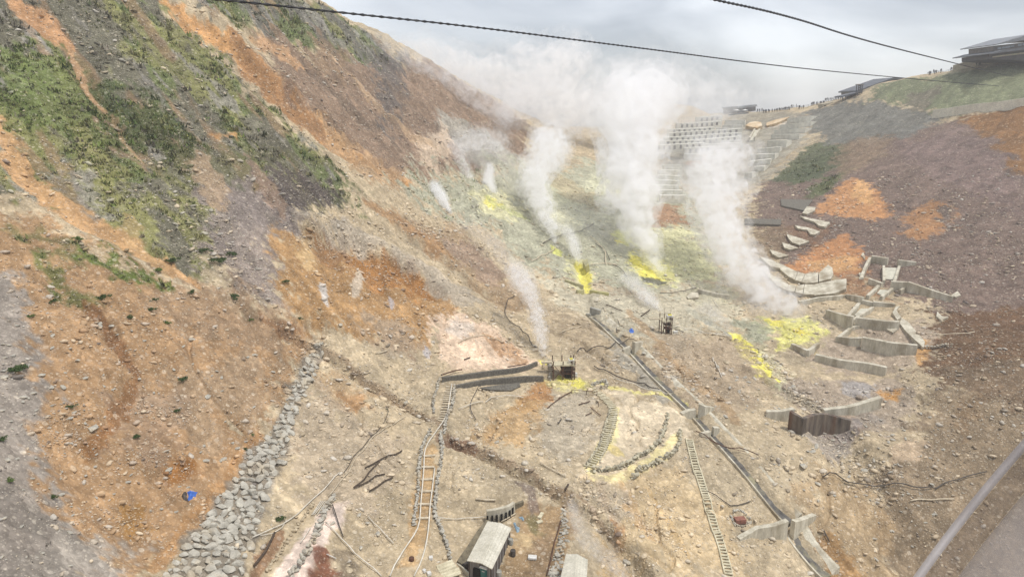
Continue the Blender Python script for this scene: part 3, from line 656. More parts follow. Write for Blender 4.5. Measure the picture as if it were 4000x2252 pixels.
def make_ground():
    g = NT('volcanic_ground')
    at = g.n('ShaderNodeAttribute', attribute_name='soil')
    pos = g.n('ShaderNodeNewGeometry').outputs['Position']
    v1 = g.n('ShaderNodeTexVoronoi', {'Vector': pos, 'Scale': 2.2, 'Randomness': 1.0})
    v2 = g.n('ShaderNodeTexVoronoi', {'Vector': pos, 'Scale': 0.75, 'Randomness': 1.0})
    nz = g.n('ShaderNodeTexNoise', {'Vector': pos, 'Scale': 0.9, 'Detail': 8, 'Roughness': 0.72})
    nz2 = g.n('ShaderNodeTexNoise', {'Vector': pos, 'Scale': 0.16, 'Detail': 6, 'Roughness': 0.65})
    c = g.mix(1.0, at.outputs['Color'], g.ramp(nz.outputs['Fac'], [(0.28, 0.76), (0.5, 1.0), (0.72, 1.22)]), 'MULTIPLY')
    c = g.mix(1.0, c, g.ramp(nz2.outputs['Fac'], [(0.3, 0.78), (0.5, 1.0), (0.7, 1.2)]), 'MULTIPLY')
    sp = g.n('ShaderNodeSeparateColor', {0: v1.outputs['Color']})
    c = g.mix(1.0, c, g.ramp(sp.outputs[0], [(0.0, 0.84), (0.55, 1.0), (0.86, 1.06), (1.0, 1.28)]), 'MULTIPLY')
    sp2 = g.n('ShaderNodeSeparateColor', {0: v2.outputs['Color']})
    c = g.mix(1.0, c, g.ramp(sp2.outputs[0], [(0.0, 0.86), (0.6, 1.0), (1.0, 1.15)]), 'MULTIPLY')
    # pebbles bedded in the soil: single cells, paler than the earth round them
    for sc_, lim, k_ in ((2.4, .62, .75), (4.6, .5, .6), (1.1, .8, .8)):
        vv = g.n('ShaderNodeTexVoronoi', {'Vector': pos, 'Scale': sc_, 'Randomness': 1.0})
        rr = g.n('ShaderNodeSeparateColor', {0: vv.outputs['Color']})
        on = g.n('ShaderNodeMath', {0: rr.outputs[1], 1: lim}, operation='GREATER_THAN')
        body = g.ramp(vv.outputs['Distance'], [(0.0, 1.0), (0.30, 1.0), (0.38, 0.0)])
        f_ = g.n('ShaderNodeMath', {0: on.outputs[0], 1: g.n('ShaderNodeMath', {0: body, 1: k_}, operation='MULTIPLY').outputs[0]}, operation='MULTIPLY')
        st_c = g.mix(0.5, g.mix(1.0, c, (1.5, 1.5, 1.5, 1), 'MULTIPLY'), g.ramp(rr.outputs[2], [(0.0, tuple(S(120, 112, 104))), (0.5, tuple(S(180, 170, 152))), (1.0, tuple(S(222, 208, 182)))]))
        c = g.mix(f_.outputs[0], c, st_c)
    g.l(c, g.b.inputs['Base Color'])
    g.b.inputs['Roughness'].default_value = 0.95
    g.b.inputs['Specular IOR Level'].default_value = 0.15
    hb = g.n('ShaderNodeMath', {0: nz.outputs['Fac'], 1: g.n('ShaderNodeMath', {0: v1.outputs['Distance'], 1: 0.5}, operation='MULTIPLY').outputs[0]}, operation='SUBTRACT')
    bp = g.n('ShaderNodeBump', {'Height': hb.outputs[0], 'Strength': 0.6, 'Distance': 0.3})
    g.l(bp.outputs[0], g.b.inputs['Normal'])
    return g.m

# ------------------------------------------------------------------ the ground sheet
def build_ground():
    a = np.concatenate([np.radians(np.linspace(-100, -46, 40, endpoint=False)), np.radians(np.linspace(-46, 46, 860)), np.radians(np.linspace(46, 100, 41)[1:])])
    r = np.concatenate([np.linspace(3, 28, 12, endpoint=False), np.geomspace(28, 560, 860), np.geomspace(570, 6000, 60)])
    A, R = np.meshgrid(a, r)
    x = (R * np.sin(A)).ravel(); y = (R * np.cos(A)).ravel()
    z = H(x, y)
    nr, na = A.shape
    me = bpy.data.meshes.new('ground')
    co = np.stack([x, y, z], 1).astype(np.float32)
    me.vertices.add(len(co)); me.vertices.foreach_set('co', co.ravel())
    i = (np.arange(nr - 1)[:, None] * na + np.arange(na - 1)[None, :]).ravel()
    q = np.stack([i, i + 1, i + na + 1, i + na], 1)[:, ::-1].astype(np.int32)
    nf = len(q)
    me.loops.add(nf * 4); me.polygons.add(nf)
    me.loops.foreach_set('vertex_index', q.ravel())
    me.polygons.foreach_set('loop_start', np.arange(0, nf * 4, 4, dtype=np.int32))
    me.update(calc_edges=True)
    me.polygons.foreach_set('use_smooth', np.ones(nf, bool))
    ca = me.color_attributes.new('soil', 'FLOAT_COLOR', 'POINT')
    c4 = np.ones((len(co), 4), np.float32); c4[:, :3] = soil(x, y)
    ca.data.foreach_set('color', c4.ravel())
    me.materials.append(make_ground())
    o = bpy.data.objects.new('ground', me); COL.objects.link(o)
    o['kind'] = 'structure'; o['label'] = 'rocky volcanic valley floor and slopes with orange, grey and sulphur yellow soil'
    return o
build_ground()
# ------------------------------------------------------------------ mesh and object builders
class MB:
    def __init__(self): self.v = []; self.f = []
    def add(self, vs, fs):
        b = len(self.v); self.v.extend([tuple(map(float, p)) for p in vs]); self.f.extend([tuple(i + b for i in q) for q in fs])
    def box(self, c, ax, size):
        """ax: three unit vectors, size: full lengths"""
        c = Vector(c); h = [Vector(ax[k]) * (size[k] * 0.5) for k in range(3)]
        vs = [c + h[0] * sx + h[1] * sy + h[2] * sz for sx in (-1, 1) for sy in (-1, 1) for sz in (-1, 1)]
        self.add(vs, [(0, 1, 3, 2), (4, 6, 7, 5), (0, 4, 5, 1), (2, 3, 7, 6), (0, 2, 6, 4), (1, 5, 7, 3)])
    def bar(self, a, b, w, h, up=(0, 0, 1)):
        a = Vector(a); b = Vector(b); d = (b - a).normalized()
        s = d.cross(Vector(up))
        s = s.normalized() if s.length > 1e-4 else Vector((1, 0, 0))
        self.box((a + b) / 2, (d, s, s.cross(d)), ((b - a).length, w, h))
    def tube(self, P, r, n=6, cap=True):
        P = [Vector(p) for p in P]; m = len(P); rr = r if hasattr(r, '__len__') else [r] * m
        vs = []; fs = []
        for i, p in enumerate(P):
            d = (P[min(i + 1, m - 1)] - P[max(i - 1, 0)]).normalized()
            s = d.cross(Vector((0, 0, 1)))
            s = s.normalized() if s.length > 1e-4 else Vector((1, 0, 0))
            u = s.cross(d)
            for k in range(n):
                a = 2 * math.pi * k / n
                vs.append(p + (s * math.cos(a) + u * math.sin(a)) * rr[i])
        for i in range(m - 1):
            for k in range(n):
                fs.append((i * n + k, i * n + (k + 1) % n, (i + 1) * n + (k + 1) % n, (i + 1) * n + k))
        if cap:
            fs.append(tuple(range(n))[::-1]); fs.append(tuple((m - 1) * n + k for k in range(n)))
        self.add(vs, fs)
    def stone(self, c, rad, axes=None, seed=None, sub=1):
        V0, F0 = ROCKS[sub][(random.randrange(len(ROCKS[sub])) if seed is None else seed) % len(ROCKS[sub])]
        if axes is None:
            axes = Matrix.Rotation(random.uniform(0, 6.28), 3, 'Z') @ Matrix.Rotation(random.uniform(-.4, .4), 3, 'X')
        A = np.array([list(r) for r in axes])
        q = (V0 * np.array(rad)) @ A.T + np.array(c)
        self.add(q, F0)
    def build(self, name, mat, parent=None, smooth_=False, origin=None):
        me = bpy.data.meshes.new(name)
        V = np.array(self.v, float)
        org = np.array(parent.location if parent is not None else (origin if origin is not None else V.mean(0)))
        if parent is not None and parent.type != 'EMPTY' and parent.parent is not None:
            org = np.array(parent.location) + np.array(parent.parent.location)
        me.from_pydata((V - org).tolist(), [], self.f)
        me.update()
        if smooth_: me.polygons.foreach_set('use_smooth', np.ones(len(me.polygons), bool))
        me.materials.append(mat)
        o = bpy.data.objects.new(name, me); COL.objects.link(o)
        if parent is not None: o.parent = parent
        else: o.location = org
        return o

def _rocks(sub, n):
    out = []
    for k in range(n):
        bm = bmesh.new(); bmesh.ops.create_icosphere(bm, subdivisions=sub, radius=1.0)
        rg = np.random.default_rng(100 * sub + k)
        V = np.array([v.co[:] for v in bm.verts]); F = [tuple(v.index for v in f.verts) for f in bm.faces]
        bm.free()
        # chop with random planes: facets like broken rock
        for _ in range(5 + 4 * sub):
            d = rg.normal(size=3); d /= np.linalg.norm(d); h = rg.uniform(.45, .85)
            e = V @ d - h
            V = V - np.maximum(e, 0)[:, None] * d
        V = V * (1 + rg.normal(size=(len(V), 1)) * .05)
        V = V * np.array([1, rg.uniform(.65, 1), rg.uniform(.5, .8)])
        out.append((V, F))
    return out
ROCKS = {1: _rocks(1, 14), 2: _rocks(2, 14), 3: _rocks(3, 8)}

def tag(o, label, cat, group=None, kind=None):
    if label: o['label'] = label
    if cat: o['category'] = cat
    if group: o['group'] = group
    if kind or cat: o['kind'] = kind or 'thing'
    return o
def thing(name, label, cat, loc=(0, 0, 0), group=None):
    o = bpy.data.objects.new(name, None); COL.objects.link(o)
    o.location = tuple(map(float, loc)); o.empty_display_size = 0.2
    return tag(o, label, cat, group)
def Zm(ox, oy, s):
    return lambda *pp: [(ox + X / s, oy + Y / s) for X, Y in pp]
Z2, Z3, Z4, Z5, Z7, Z8 = Zm(2500, 300, 3.1525), Zm(3200, 100, 3.1525), Zm(1650, 1300, 3.1525), Zm(2300, 1150, 3.1525), Zm(3000, 1000, 3.1525), Zm(1600, 1790, 3.1525)
Z1, Z6, Z9, Z10, Zl, Zm5 = Zm(0, 1452, 1.813), Zm(2600, 750, 1.813), Zm(1300, 1452, 1.813), Zm(2600, 1452, 1.813), Zm(1000, 1950, 3.22), Zm(1300, 750, 1.813)
Zs, Zu = Zm(2050, 850, 3.1525), Zm(2600, 0, 1.813)
ORD = ['topmost', 'second', 'third', 'fourth', 'fifth', 'sixth', 'seventh', 'eighth', 'ninth', 'tenth', 'eleventh', 'twelfth', 'thirteenth', 'fourteenth', 'fifteenth', 'lowest']

# ------------------------------------------------------------------ materials
def rough_mat(name, c, c2=None, scale=1.2, rough=0.85, bump=0.25, spot=None, coord='Object', metal=0.0, stretch=None, dist=0.05):
    g = NT(name)
    tc_ = g.n('ShaderNodeTexCoord').outputs[coord]
    if stretch:
        tc_ = g.n('ShaderNodeMapping', {0: tc_, 'Scale': stretch}).outputs[0]
    nz = g.n('ShaderNodeTexNoise', {'Vector': tc_, 'Scale': scale, 'Detail': 7, 'Roughness': 0.65})
    c2 = c2 if c2 is not None else np.array(c) * 0.72
    col = g.ramp(nz.outputs['Fac'], [(0.32, tuple(c2)), (0.62, tuple(c))])
    if spot is not None:
        n2 = g.n('ShaderNodeTexNoise', {'Vector': tc_, 'Scale': scale * 0.35, 'Detail': 5, 'Roughness': 0.6})
        col = g.mix(g.ramp(n2.outputs['Fac'], [(0.5, 0.0), (0.68, 0.8)]), col, (*spot, 1))
    n3 = g.n('ShaderNodeTexNoise', {'Vector': tc_, 'Scale': scale * 9, 'Detail': 4, 'Roughness': 0.6})
    col = g.mix(1.0, col, g.ramp(n3.outputs['Fac'], [(0.3, 0.82), (0.7, 1.15)]), 'MULTIPLY')
    g.l(col, g.b.inputs['Base Color'])
    g.b.inputs['Roughness'].default_value = rough
    g.b.inputs['Metallic'].default_value = metal
    g.b.inputs['Specular IOR Level'].default_value = 0.25
    if bump:
        g.l(g.n('ShaderNodeBump', {'Height': n3.outputs['Fac'], 'Strength': bump, 'Distance': dist}).outputs[0], g.b.inputs['Normal'])
    return g.m
M = {}
M['concrete'] = rough_mat('weathered_concrete', S(226, 218, 194), S(176, 166, 140), .7, .9, .5, S(150, 134, 104), stretch=(1, 1, .3))
M['concrete_grey'] = rough_mat('grey_concrete', S(186, 184, 170), S(150, 147, 136), .25, .9, .3, S(108, 106, 98), stretch=(1, 1, .4))
M['concrete_pale'] = rough_mat('pale_apron_concrete', S(226, 222, 200), S(188, 182, 160), .4, .9, .2)
M['concrete_yellow'] = rough_mat('sulphur_stained_concrete', S(206, 200, 150), S(150, 142, 104), .4, .9, .3, S(206, 196, 96))
M['stained'] = rough_mat('water_stained_concrete', S(136, 122, 106), S(66, 58, 54), .7, .7, .3, S(120, 72, 44), stretch=(1.2, 1.2, .2))
M['wet'] = rough_mat('wet_dark_channel_bed', S(120, 116, 108), S(62, 60, 60), .8, .45, .6, S(176, 166, 120), dist=.15)
M['stone'] = rough_mat('grey_andesite', S(206, 200, 182), S(160, 154, 140), .7, .9, .5, S(196, 176, 140), coord='Object', dist=.08)
M['stone_tan'] = rough_mat('tan_stone', S(214, 196, 160), S(160, 140, 108), .8, .9, .5, dist=.08)
M['stone_yellow'] = rough_mat('sulphur_dusted_stone', S(216, 206, 172), S(150, 144, 126), .9, .9, .5, dist=.08)
M['block'] = rough_mat('mossy_block_wall', S(150, 138, 110), S(100, 92, 74), 1.2, .95, .8, dist=.1)
M['gabion'] = rough_mat('wire_gabion', S(142, 136, 122), S(92, 88, 80), 3.0, .95, 1.0, dist=.12)
M['wood'] = rough_mat('weathered_wood', S(232, 216, 184), S(186, 168, 136), 1.5, .9, .3)
M['wood_yellow'] = rough_mat('sulphur_dusted_timber', S(232, 222, 186), S(190, 178, 142), 1.0, .9, .3)
M['wood_dark'] = rough_mat('dark_rotten_wood', S(104, 84, 70), S(66, 54, 48), 1.5, .95, .4)
M['rust'] = rough_mat('rusty_steel', S(120, 78, 58), S(72, 52, 46), 2.0, .8, .3)
M['pipe'] = rough_mat('pale_plastic_pipe', S(238, 230, 212), S(206, 196, 174), 1.0, .5, 0)
M['hose'] = rough_mat('dark_hose', S(96, 88, 80), S(66, 60, 56), 1.0, .6, 0)
M['rope'] = rough_mat('steel_cable', S(84, 84, 86), S(52, 52, 54), 6, .5, .2, metal=.4)
M['roof'] = rough_mat('grey_sheet_roof', S(226, 220, 200), S(200, 194, 172), .4, .6, .05)
M['siding'] = rough_mat('grey_siding', S(150, 144, 138), S(104, 98, 96), 1.4, .8, .1, stretch=(3, 3, .3))
M['dark'] = rough_mat('dark_interior', S(40, 36, 34), S(24, 22, 22), 1, .9, 0)
M['white'] = rough_mat('white_paint', S(236, 234, 226), S(208, 204, 194), .8, .6, 0)
M['teal'] = rough_mat('teal_plastic', S(54, 130, 124), S(40, 108, 104), .6, .5, 0)
M['blue'] = rough_mat('blue_tarpaulin', S(48, 124, 226), S(28, 88, 190), 3, .45, .4)
M['paleblue'] = rough_mat('faded_blue_tarpaulin', S(150, 176, 190), S(112, 146, 168), 3, .6, .4)
M['roof_dark'] = rough_mat('dark_slate_roof', S(118, 122, 128), S(94, 98, 104), .3, .7, .1)
M['roof_grey'] = rough_mat('grey_metal_roof', S(150, 154, 158), S(122, 126, 132), .2, .6, .05)
M['wall_dark'] = rough_mat('dark_timber_wall', S(98, 96, 98), S(76, 74, 78), .5, .8, .1)
M['wall_grey'] = rough_mat('grey_render', S(150, 144, 138), S(122, 118, 114), .3, .9, .1)
M['glass'] = rough_mat('window_glass', S(196, 204, 210), S(150, 160, 168), .3, .15, 0)
M['beige'] = rough_mat('beige_render', S(196, 186, 160), S(170, 158, 132), .2, .9, .1)
M['cloth'] = rough_mat('dark_clothing', S(60, 58, 66), S(36, 36, 44), 2, .9, 0)
M['concrete_far'] = rough_mat('plain_terrace_concrete', S(236, 232, 214), S(208, 204, 186), .06, .9, .1)
M['opening'] = rough_mat('shaded_opening', S(112, 106, 98), S(90, 84, 78), 1, .9, 0)
M['sulphur'] = rough_mat('sulphur_crust', S(240, 228, 70), S(210, 190, 60), 1.2, .95, .6, dist=.15)

# ------------------------------------------------------------------ concrete walls, slabs, channels
def surf(P, off=0.0):
    """re-seat world points on the ground"""
    P = np.array(P, float); z = H(P[:, 0], P[:, 1]); P = P.copy(); P[:, 2] = z + off
    return P
def wall_mb(mb, pp, heights, thick, step=1.2, sink=1.2, deep=0.0, flat=False, world=False):
    """a wall standing along the bearings pp; heights interpolated; thick in metres; deep pushes the back face uphill"""
    C = np.array(pp, float) if world else hits(pp)
    hh = heights if hasattr(heights, '__len__') else [heights] * len(C)
    seg = np.concatenate([[0], np.cumsum(np.linalg.norm(np.diff(C, axis=0), axis=1))])
    P = resample(C, step)
    s = np.concatenate([[0], np.cumsum(np.linalg.norm(np.diff(P, axis=0), axis=1))]); s = s / s[-1] * seg[-1]
    hz = np.interp(s, seg, hh)
    P = surf(P); zt = P[:, 2] + hz
    if flat:
        zt = np.polyval(np.polyfit(s, zt, 1), s)
    else:
        k = np.ones(5) / 5; zt = np.convolve(np.pad(zt, 2, mode='edge'), k, 'valid')
    vs = []; fs = []; m = len(P)
    for i in range(m):
        d = P[min(i + 1, m - 1)] - P[max(i - 1, 0)]; n = np.array([-d[1], d[0], 0]); n /= np.linalg.norm(n) + 1e-9
        if n @ np.array([P[i][0], P[i][1], 0]) < 0: n = -n            # towards the hill
        f = P[i] - n * thick * .5; b = P[i] + n * (thick * .5 + deep)
        zb = P[i][2] - sink
        vs += [(f[0], f[1], zb), (f[0] + n[0] * .06, f[1] + n[1] * .06, zt[i] - .05), (f[0] + n[0] * .12, f[1] + n[1] * .12, zt[i]), (b[0], b[1], zt[i]), (b[0], b[1], zb)]
    for i in range(m - 1):
        for k in range(5):
            k2 = (k + 1) % 5
            fs.append((i * 5 + k, i * 5 + k2, (i + 1) * 5 + k2, (i + 1) * 5 + k))
    fs += [(0, 1, 2, 3, 4)[::-1], tuple((m - 1) * 5 + k for k in range(5))]
    mb.add(vs, fs)
def slab_mb(mb, pp, thick, sink=.8, lean=0.0, smooth_plane=True):
    """a thick slab lying against the slope, outline given by bearings"""
    P = hits(pp); c = P.mean(0)
    n = normal(c[0], c[1], 2.5)
    n = Vector((n.x, n.y, n.z)); view = Vector((-c[0], -c[1], 0)).normalized()
    n = (n * (1 - lean) + view * lean).normalized()
    A = np.c_[P[:, 0], P[:, 1], np.ones(len(P))]
    if smooth_plane:
        co = np.linalg.lstsq(A, P[:, 2], rcond=None)[0]
        P[:, 2] = .7 * (A @ co) + .3 * P[:, 2]
    N = np.array(n)
    k = len(P)
    vs = [tuple(p + N * thick) for p in P] + [tuple(p - N * sink) for p in P]
    fs = [tuple(range(k)), tuple(range(k, 2 * k))[::-1]] + [(i, i + k, (i + 1) % k + k, (i + 1) % k) for i in range(k)]
    mb.add(vs, fs)
def fix(o):
    bm = bmesh.new(); bm.from_mesh(o.data); bmesh.ops.recalc_face_normals(bm, faces=bm.faces); bm.to_mesh(o.data); bm.free(); return o
def wall(name, label, cat, pp, heights, thick, mat, group=None, **k):
    mb = MB(); wall_mb(mb, pp, heights, thick, **k)
    return tag(fix(mb.build(name, mat)), label, cat, group)
def slab(name, label, cat, pp, thick, mat, group=None, **k):
    mb = MB(); slab_mb(mb, pp, thick, **k)
    return tag(fix(mb.build(name, mat)), label, cat, group)
def dam(label, walls, aprons=(), mat='concrete', wedge=None):
    c = hit(*walls[0][0][0])
    t = thing('check_dam', label, 'check dam', c)
    for pp, hh, th in walls:
        mb = MB(); wall_mb(mb, pp, hh, th, flat=True, sink=2.0); fix(mb.build('wing_wall', M[mat], t))
    for pp, th in aprons:
        mb = MB(); slab_mb(mb, pp, th); fix(mb.build('apron', M['concrete_pale'], t))
    return t

# drainage channel: floor and two side walls between the drops
ch = thing('drainage_channel', 'long straight concrete drainage channel with wet dark bed descending the valley floor', 'channel', hit(2560, 1470))
for sec in (CHAN[3:6], CHAN[5:9], CHAN[8:13], CHAN[12:15]):
    P = resample(hits(sec)[:, :3], 1.2)
    z = Hbase(P[:, 0], P[:, 1]); k = np.ones(7) / 7; z = np.convolve(np.pad(z, 3, mode='edge'), k, 'valid'); P[:, 2] = z
    d = np.gradient(P[:, :2], axis=0); n = np.stack([-d[:, 1], d[:, 0]], 1); n /= np.linalg.norm(n, axis=1)[:, None]
    def strip(a0, z0, a1, z1, a2, z2, a3, z3):
        vs = []; fs = []
        for i in range(len(P)):
            for a_, z_ in ((a0, z0), (a1, z1), (a2, z2), (a3, z3)):
                vs.append((P[i][0] + n[i][0] * a_, P[i][1] + n[i][1] * a_, P[i][2] + z_))
        for i in range(len(P) - 1):
            for q in range(4):
                fs.append((i * 4 + q, i * 4 + (q + 1) % 4, (i + 1) * 4 + (q + 1) % 4, (i + 1) * 4 + q))
        fs += [(0, 1, 2, 3), tuple((len(P) - 1) * 4 + q for q in range(4))]
        mb = MB(); mb.add(vs, fs); return mb
    fix(strip(-1.0, .12, 1.15, .12, 1.15, -.5, -1.0, -.5).build('channel_floor', M['wet'], ch))
    fix(strip(-.98, -.5, -1.0, .4, -1.28, .4, -1.35, -.6).build('side_wall', M['concrete'], ch))
    fix(strip(.8, -.1, 2.25, .85, 2.7, .85, 2.6, -.8).build('side_wall', M['concrete'], ch))

dam('small concrete check dam with trapezoid cap at the top of the long channel', [([(2290, 1232), (2306, 1240)], [.6, 1.0], .7), ([(2306, 1228), (2345, 1226)], [2.0, 1.0], .8)], mat='concrete_grey')
dam('squat concrete check dam halfway down the channel with square spillway block', [(Z5((420, 700), (500, 745)), [.6, 2.2], .8), (Z5((545, 740), (600, 680), (650, 600)), [2.6, 2.2, .3], .8)], mat='concrete')
dam('grey check dam with two flared wings beside the yellow hairpin path', [(Z10((110, 300), (160, 325), (205, 330)), [.3, 1.5, 2.0], .8), (Z10((228, 315), (270, 300), (335, 262)), [2.4, 2.0, .3], .8)], mat='concrete')
dam('broken narrow check dam under a heap of debris on the channel', [(Z10((245, 455), (310, 465)), [.6, 1.4], .7), (Z10((330, 455), (375, 420)), [1.8, .8], .7)], mat='concrete')
dam('large V shaped check dam with long tapering wings at the foot of the channel', [(Z10((515, 1182), (640, 1160), (760, 1165), (845, 1175)), [.2, 1.3, 2.2, 3.0], .8), (Z10((890, 1175), (935, 1140), (1052, 1022)), [3.0, 2.4, .3], .8)], mat='concrete')
mb = MB(); 
w3 = thing('weir', 'small concrete weir below the bright yellow sulphur chute', 'weir', hit(*Zs((765, 920))[0]))
for pp, hh in ((Zs((500, 785), (600, 830), (720, 890)), [.6, 1.0, 1.0]), (Zs((640, 930), (720, 935)), [1.0, 1.0]), (Zs((800, 935), (900, 935), (1035, 960)), [1.0, .9, .6])):
    mb = MB(); wall_mb(mb, pp, hh, .7); fix(mb.build('wing_wall', M['concrete_yellow'], w3))
mb = MB(); slab_mb(mb, Zs((720, 610), (780, 585), (800, 660), (760, 690)), 2.2); tag(fix(mb.build('concrete_block', M['concrete_yellow'])), 'upright pale concrete block beside the top of the sulphur chute', 'block')

# stepped check dams of the side valley
dam('uppermost check dam of the side valley with a white sloping apron', [
    (Z7((1270, 75), (1470, 110)), 2.0, 1.0), (Z7((1250, 80), (1190, 200), (1140, 290)), [2, 1.4, .6], .8), (Z7((1420, 140), (1420, 350)), 1.1, .7),
    (Z7((1615, 150), (1550, 350)), 1.1, .7), (Z7((1590, 125), (1820, 110)), [2, .9], 1.0), (Z7((1240, 330), (1400, 390)), 1.4, .9)],
    [(Z7((1440, 150), (1600, 155), (1555, 300), (1440, 290)), .25)])
dam('second check dam of the side valley with a long low wall trailing uphill', [
    (Z7((1500, 425), (1700, 435)), 2.6, 1.0), (Z7((1710, 440), (2000, 500), (2270, 560)), [2.6, 2.0, 1.2], 1.0), (Z7((1360, 400), (1220, 530)), 1.0, .8), (Z7((1530, 435), (1390, 540)), 1.0, .8), (Z7((1690, 430), (1620, 470)), 1.2, .7)],
    [(Z7((1380, 420), (1510, 430), (1410, 490), (1340, 465)), .25)])
dam('middle check dam of the side valley below the curved panel wall', [
    (Z7((960, 500), (1160, 575)), [.8, 1.6], .8), (Z7((1290, 610), (1560, 620)), [1.2, .8], .8), (Z7((1120, 605), (980, 775)), 1.1, .8), (Z7((1290, 650), (1040, 830)), 1.0, .7), (Z7((1160, 580), (1290, 610)), .9, .8)],
    [(Z7((1140, 655), (1270, 655), (1130, 755), (1060, 735)), .25)])
dam('fourth check dam of the side valley, tall face beside the yellow crust', [
    (Z7((725, 740), (850, 810), (970, 890), (1030, 910)), [1.6, 2.4, 3.4, 3.2], 1.0), (Z7((1070, 855), (1300, 890), (1500, 905), (1600, 890)), [2.0, 2.4, 2.2, 1.6], 1.0), (Z7((845, 1030), (1040, 890), (1130, 880)), [.9, .9, .9], .8)])
dam('lowest double check dam of the side valley with pale cracked crests', [
    (Z7((840, 1050), (1000, 1095), (1140, 1110)), [1.2, 2.0, 2.0], .9), (Z7((1150, 1130), (1500, 1210), (1820, 1210)), [2.6, 3.0, 2.0], 1.0),
    (Z7((580, 1275), (900, 1370), (1200, 1420), (1450, 1460)), [1.0, 2.2, 2.2, 1.6], 1.0)], mat='concrete')
dam('small notched check dam between the yellow crust and blue grey gully', [(Z7((290, 1120), (480, 1235)), [1, 1.6], .8), (Z7((480, 1240), (620, 1110)), [1.6, 1.0], .8)])
mb = MB(); slab_mb(mb, Z7((1640, 800), (1720, 830), (1930, 1080), (1910, 1160), (1700, 965), (1620, 850)), .7); tag(fix(mb.build('concrete_slab', M['concrete'])), 'long broken concrete slab sloping down beside the stepped check dams', 'slab')
mb = MB(); slab_mb(mb, Z7((1575, 640), (1620, 640), (1575, 690), (1640, 790), (1590, 800), (1530, 730)), .7); tag(fix(mb.build('concrete_slab', M['concrete'])), 'curled upper piece of the broken concrete slab', 'slab')
for pp, lb in ((Z7((1500, 860), (1590, 920), (1540, 960), (1460, 920)), 'small tilted concrete slab leaning under the fourth check dam'),
               (Z7((1115, 225), (1190, 210), (1175, 290), (1140, 285)), 'pale square slab at the end of the uppermost check dam'),
               (Z7((2250, 500), (2330, 450), (2370, 500), (2310, 525)), 'pale chunk at the end of the long low dam wall'),
               (Z7((2080, 700), (2140, 760), (2220, 770), (2130, 810), (2070, 760)), 'cracked pale concrete shard alone on dark soil'),
               (Zs((1990, 985), (2060, 935), (2130, 940), (2140, 1000), (2010, 1010)), 'pale concrete plate beside the steam and pipe end'),
               (Z6((1400, 435), (1415, 470), (1408, 480), (1385, 455)), 'thin white concrete splinter on the orange cone')):
    slab('concrete_slab', lb, 'slab', pp, .5, M['concrete'])
# curved panel walls
up = thing('curved_wall', 'upper curved wall of large pale concrete panels under the orange cone', 'wall', hit(*Z6((960, 640))[0]))
lo_ = thing('curved_wall', 'lower curved wall of large pale concrete panels, cracked, above the steam', 'wall', hit(*Z6((1060, 720))[0]))
for t, panels in ((up, [((665, 475), (740, 498), (815, 528), (810, 560), (740, 545)), ((818, 528), (900, 565), (935, 583), (915, 640), (870, 615), (812, 562)), ((938, 584), (988, 597), (962, 655), (918, 641)), ((992, 597), (1020, 590), (1082, 588), (1080, 655), (1000, 662), (966, 656)), ((1088, 586), (1150, 535), (1180, 552), (1188, 600), (1170, 632), (1086, 654))]),
                  (lo_, [((690, 570), (780, 625), (866, 672), (858, 716), (780, 676)), ((870, 674), (924, 682), (910, 724), (862, 717)), ((928, 682), (978, 672), (968, 738), (914, 726)), ((984, 674), (1054, 672), (1052, 746), (974, 740)), ((1060, 671), (1200, 642), (1284, 630), (1280, 704), (1200, 736), (1058, 748))])):
    for p in panels:
        mb = MB(); slab_mb(mb, Z6(*p), 1.2, lean=.35); fix(mb.build('panel', M['concrete'], t))
wall('low_wall', 'thin concrete footing running below the lower curved wall', 'wall', Z6((940, 790), (1060, 775), (1200, 765), (1270, 742)), [.8, 1.2, 1.2, .6], .8, M['concrete'])
for k, p in enumerate([((1000, 115), (1060, 120), (1055, 145), (1000, 170), (968, 160)), ((950, 182), (1035, 200), (1165, 228), (1130, 262), (1085, 250), (1050, 222), (985, 202)),
          ((915, 250), (1000, 262), (1095, 292), (1060, 315), (1025, 310), (1005, 278), (940, 272)), ((860, 308), (1020, 360), (950, 385), (900, 370), (870, 340)), ((825, 368), (940, 408), (880, 422), (840, 405)), ((738, 418), (870, 462), (800, 475), (755, 450))]):
    slab('retaining_slab', 'half moon concrete panel, %s of six climbing beside the orange cone' % ORD[k], 'panel', Z6(*p), .9, M['concrete'], 'half moon panels beside the orange cone', lean=.3)
for pp, lb in ((Z6((815, 60), (1040, 65), (1000, 120), (980, 140), (820, 105)), 'dark grey corrugated retaining panel above the half moon panels'), (Z6((560, 195), (820, 205), (815, 240), (560, 235)), 'dark corrugated retaining panel half veiled by steam')):
    slab('retaining_slab', lb, 'panel', pp, .6, M['gabion'])

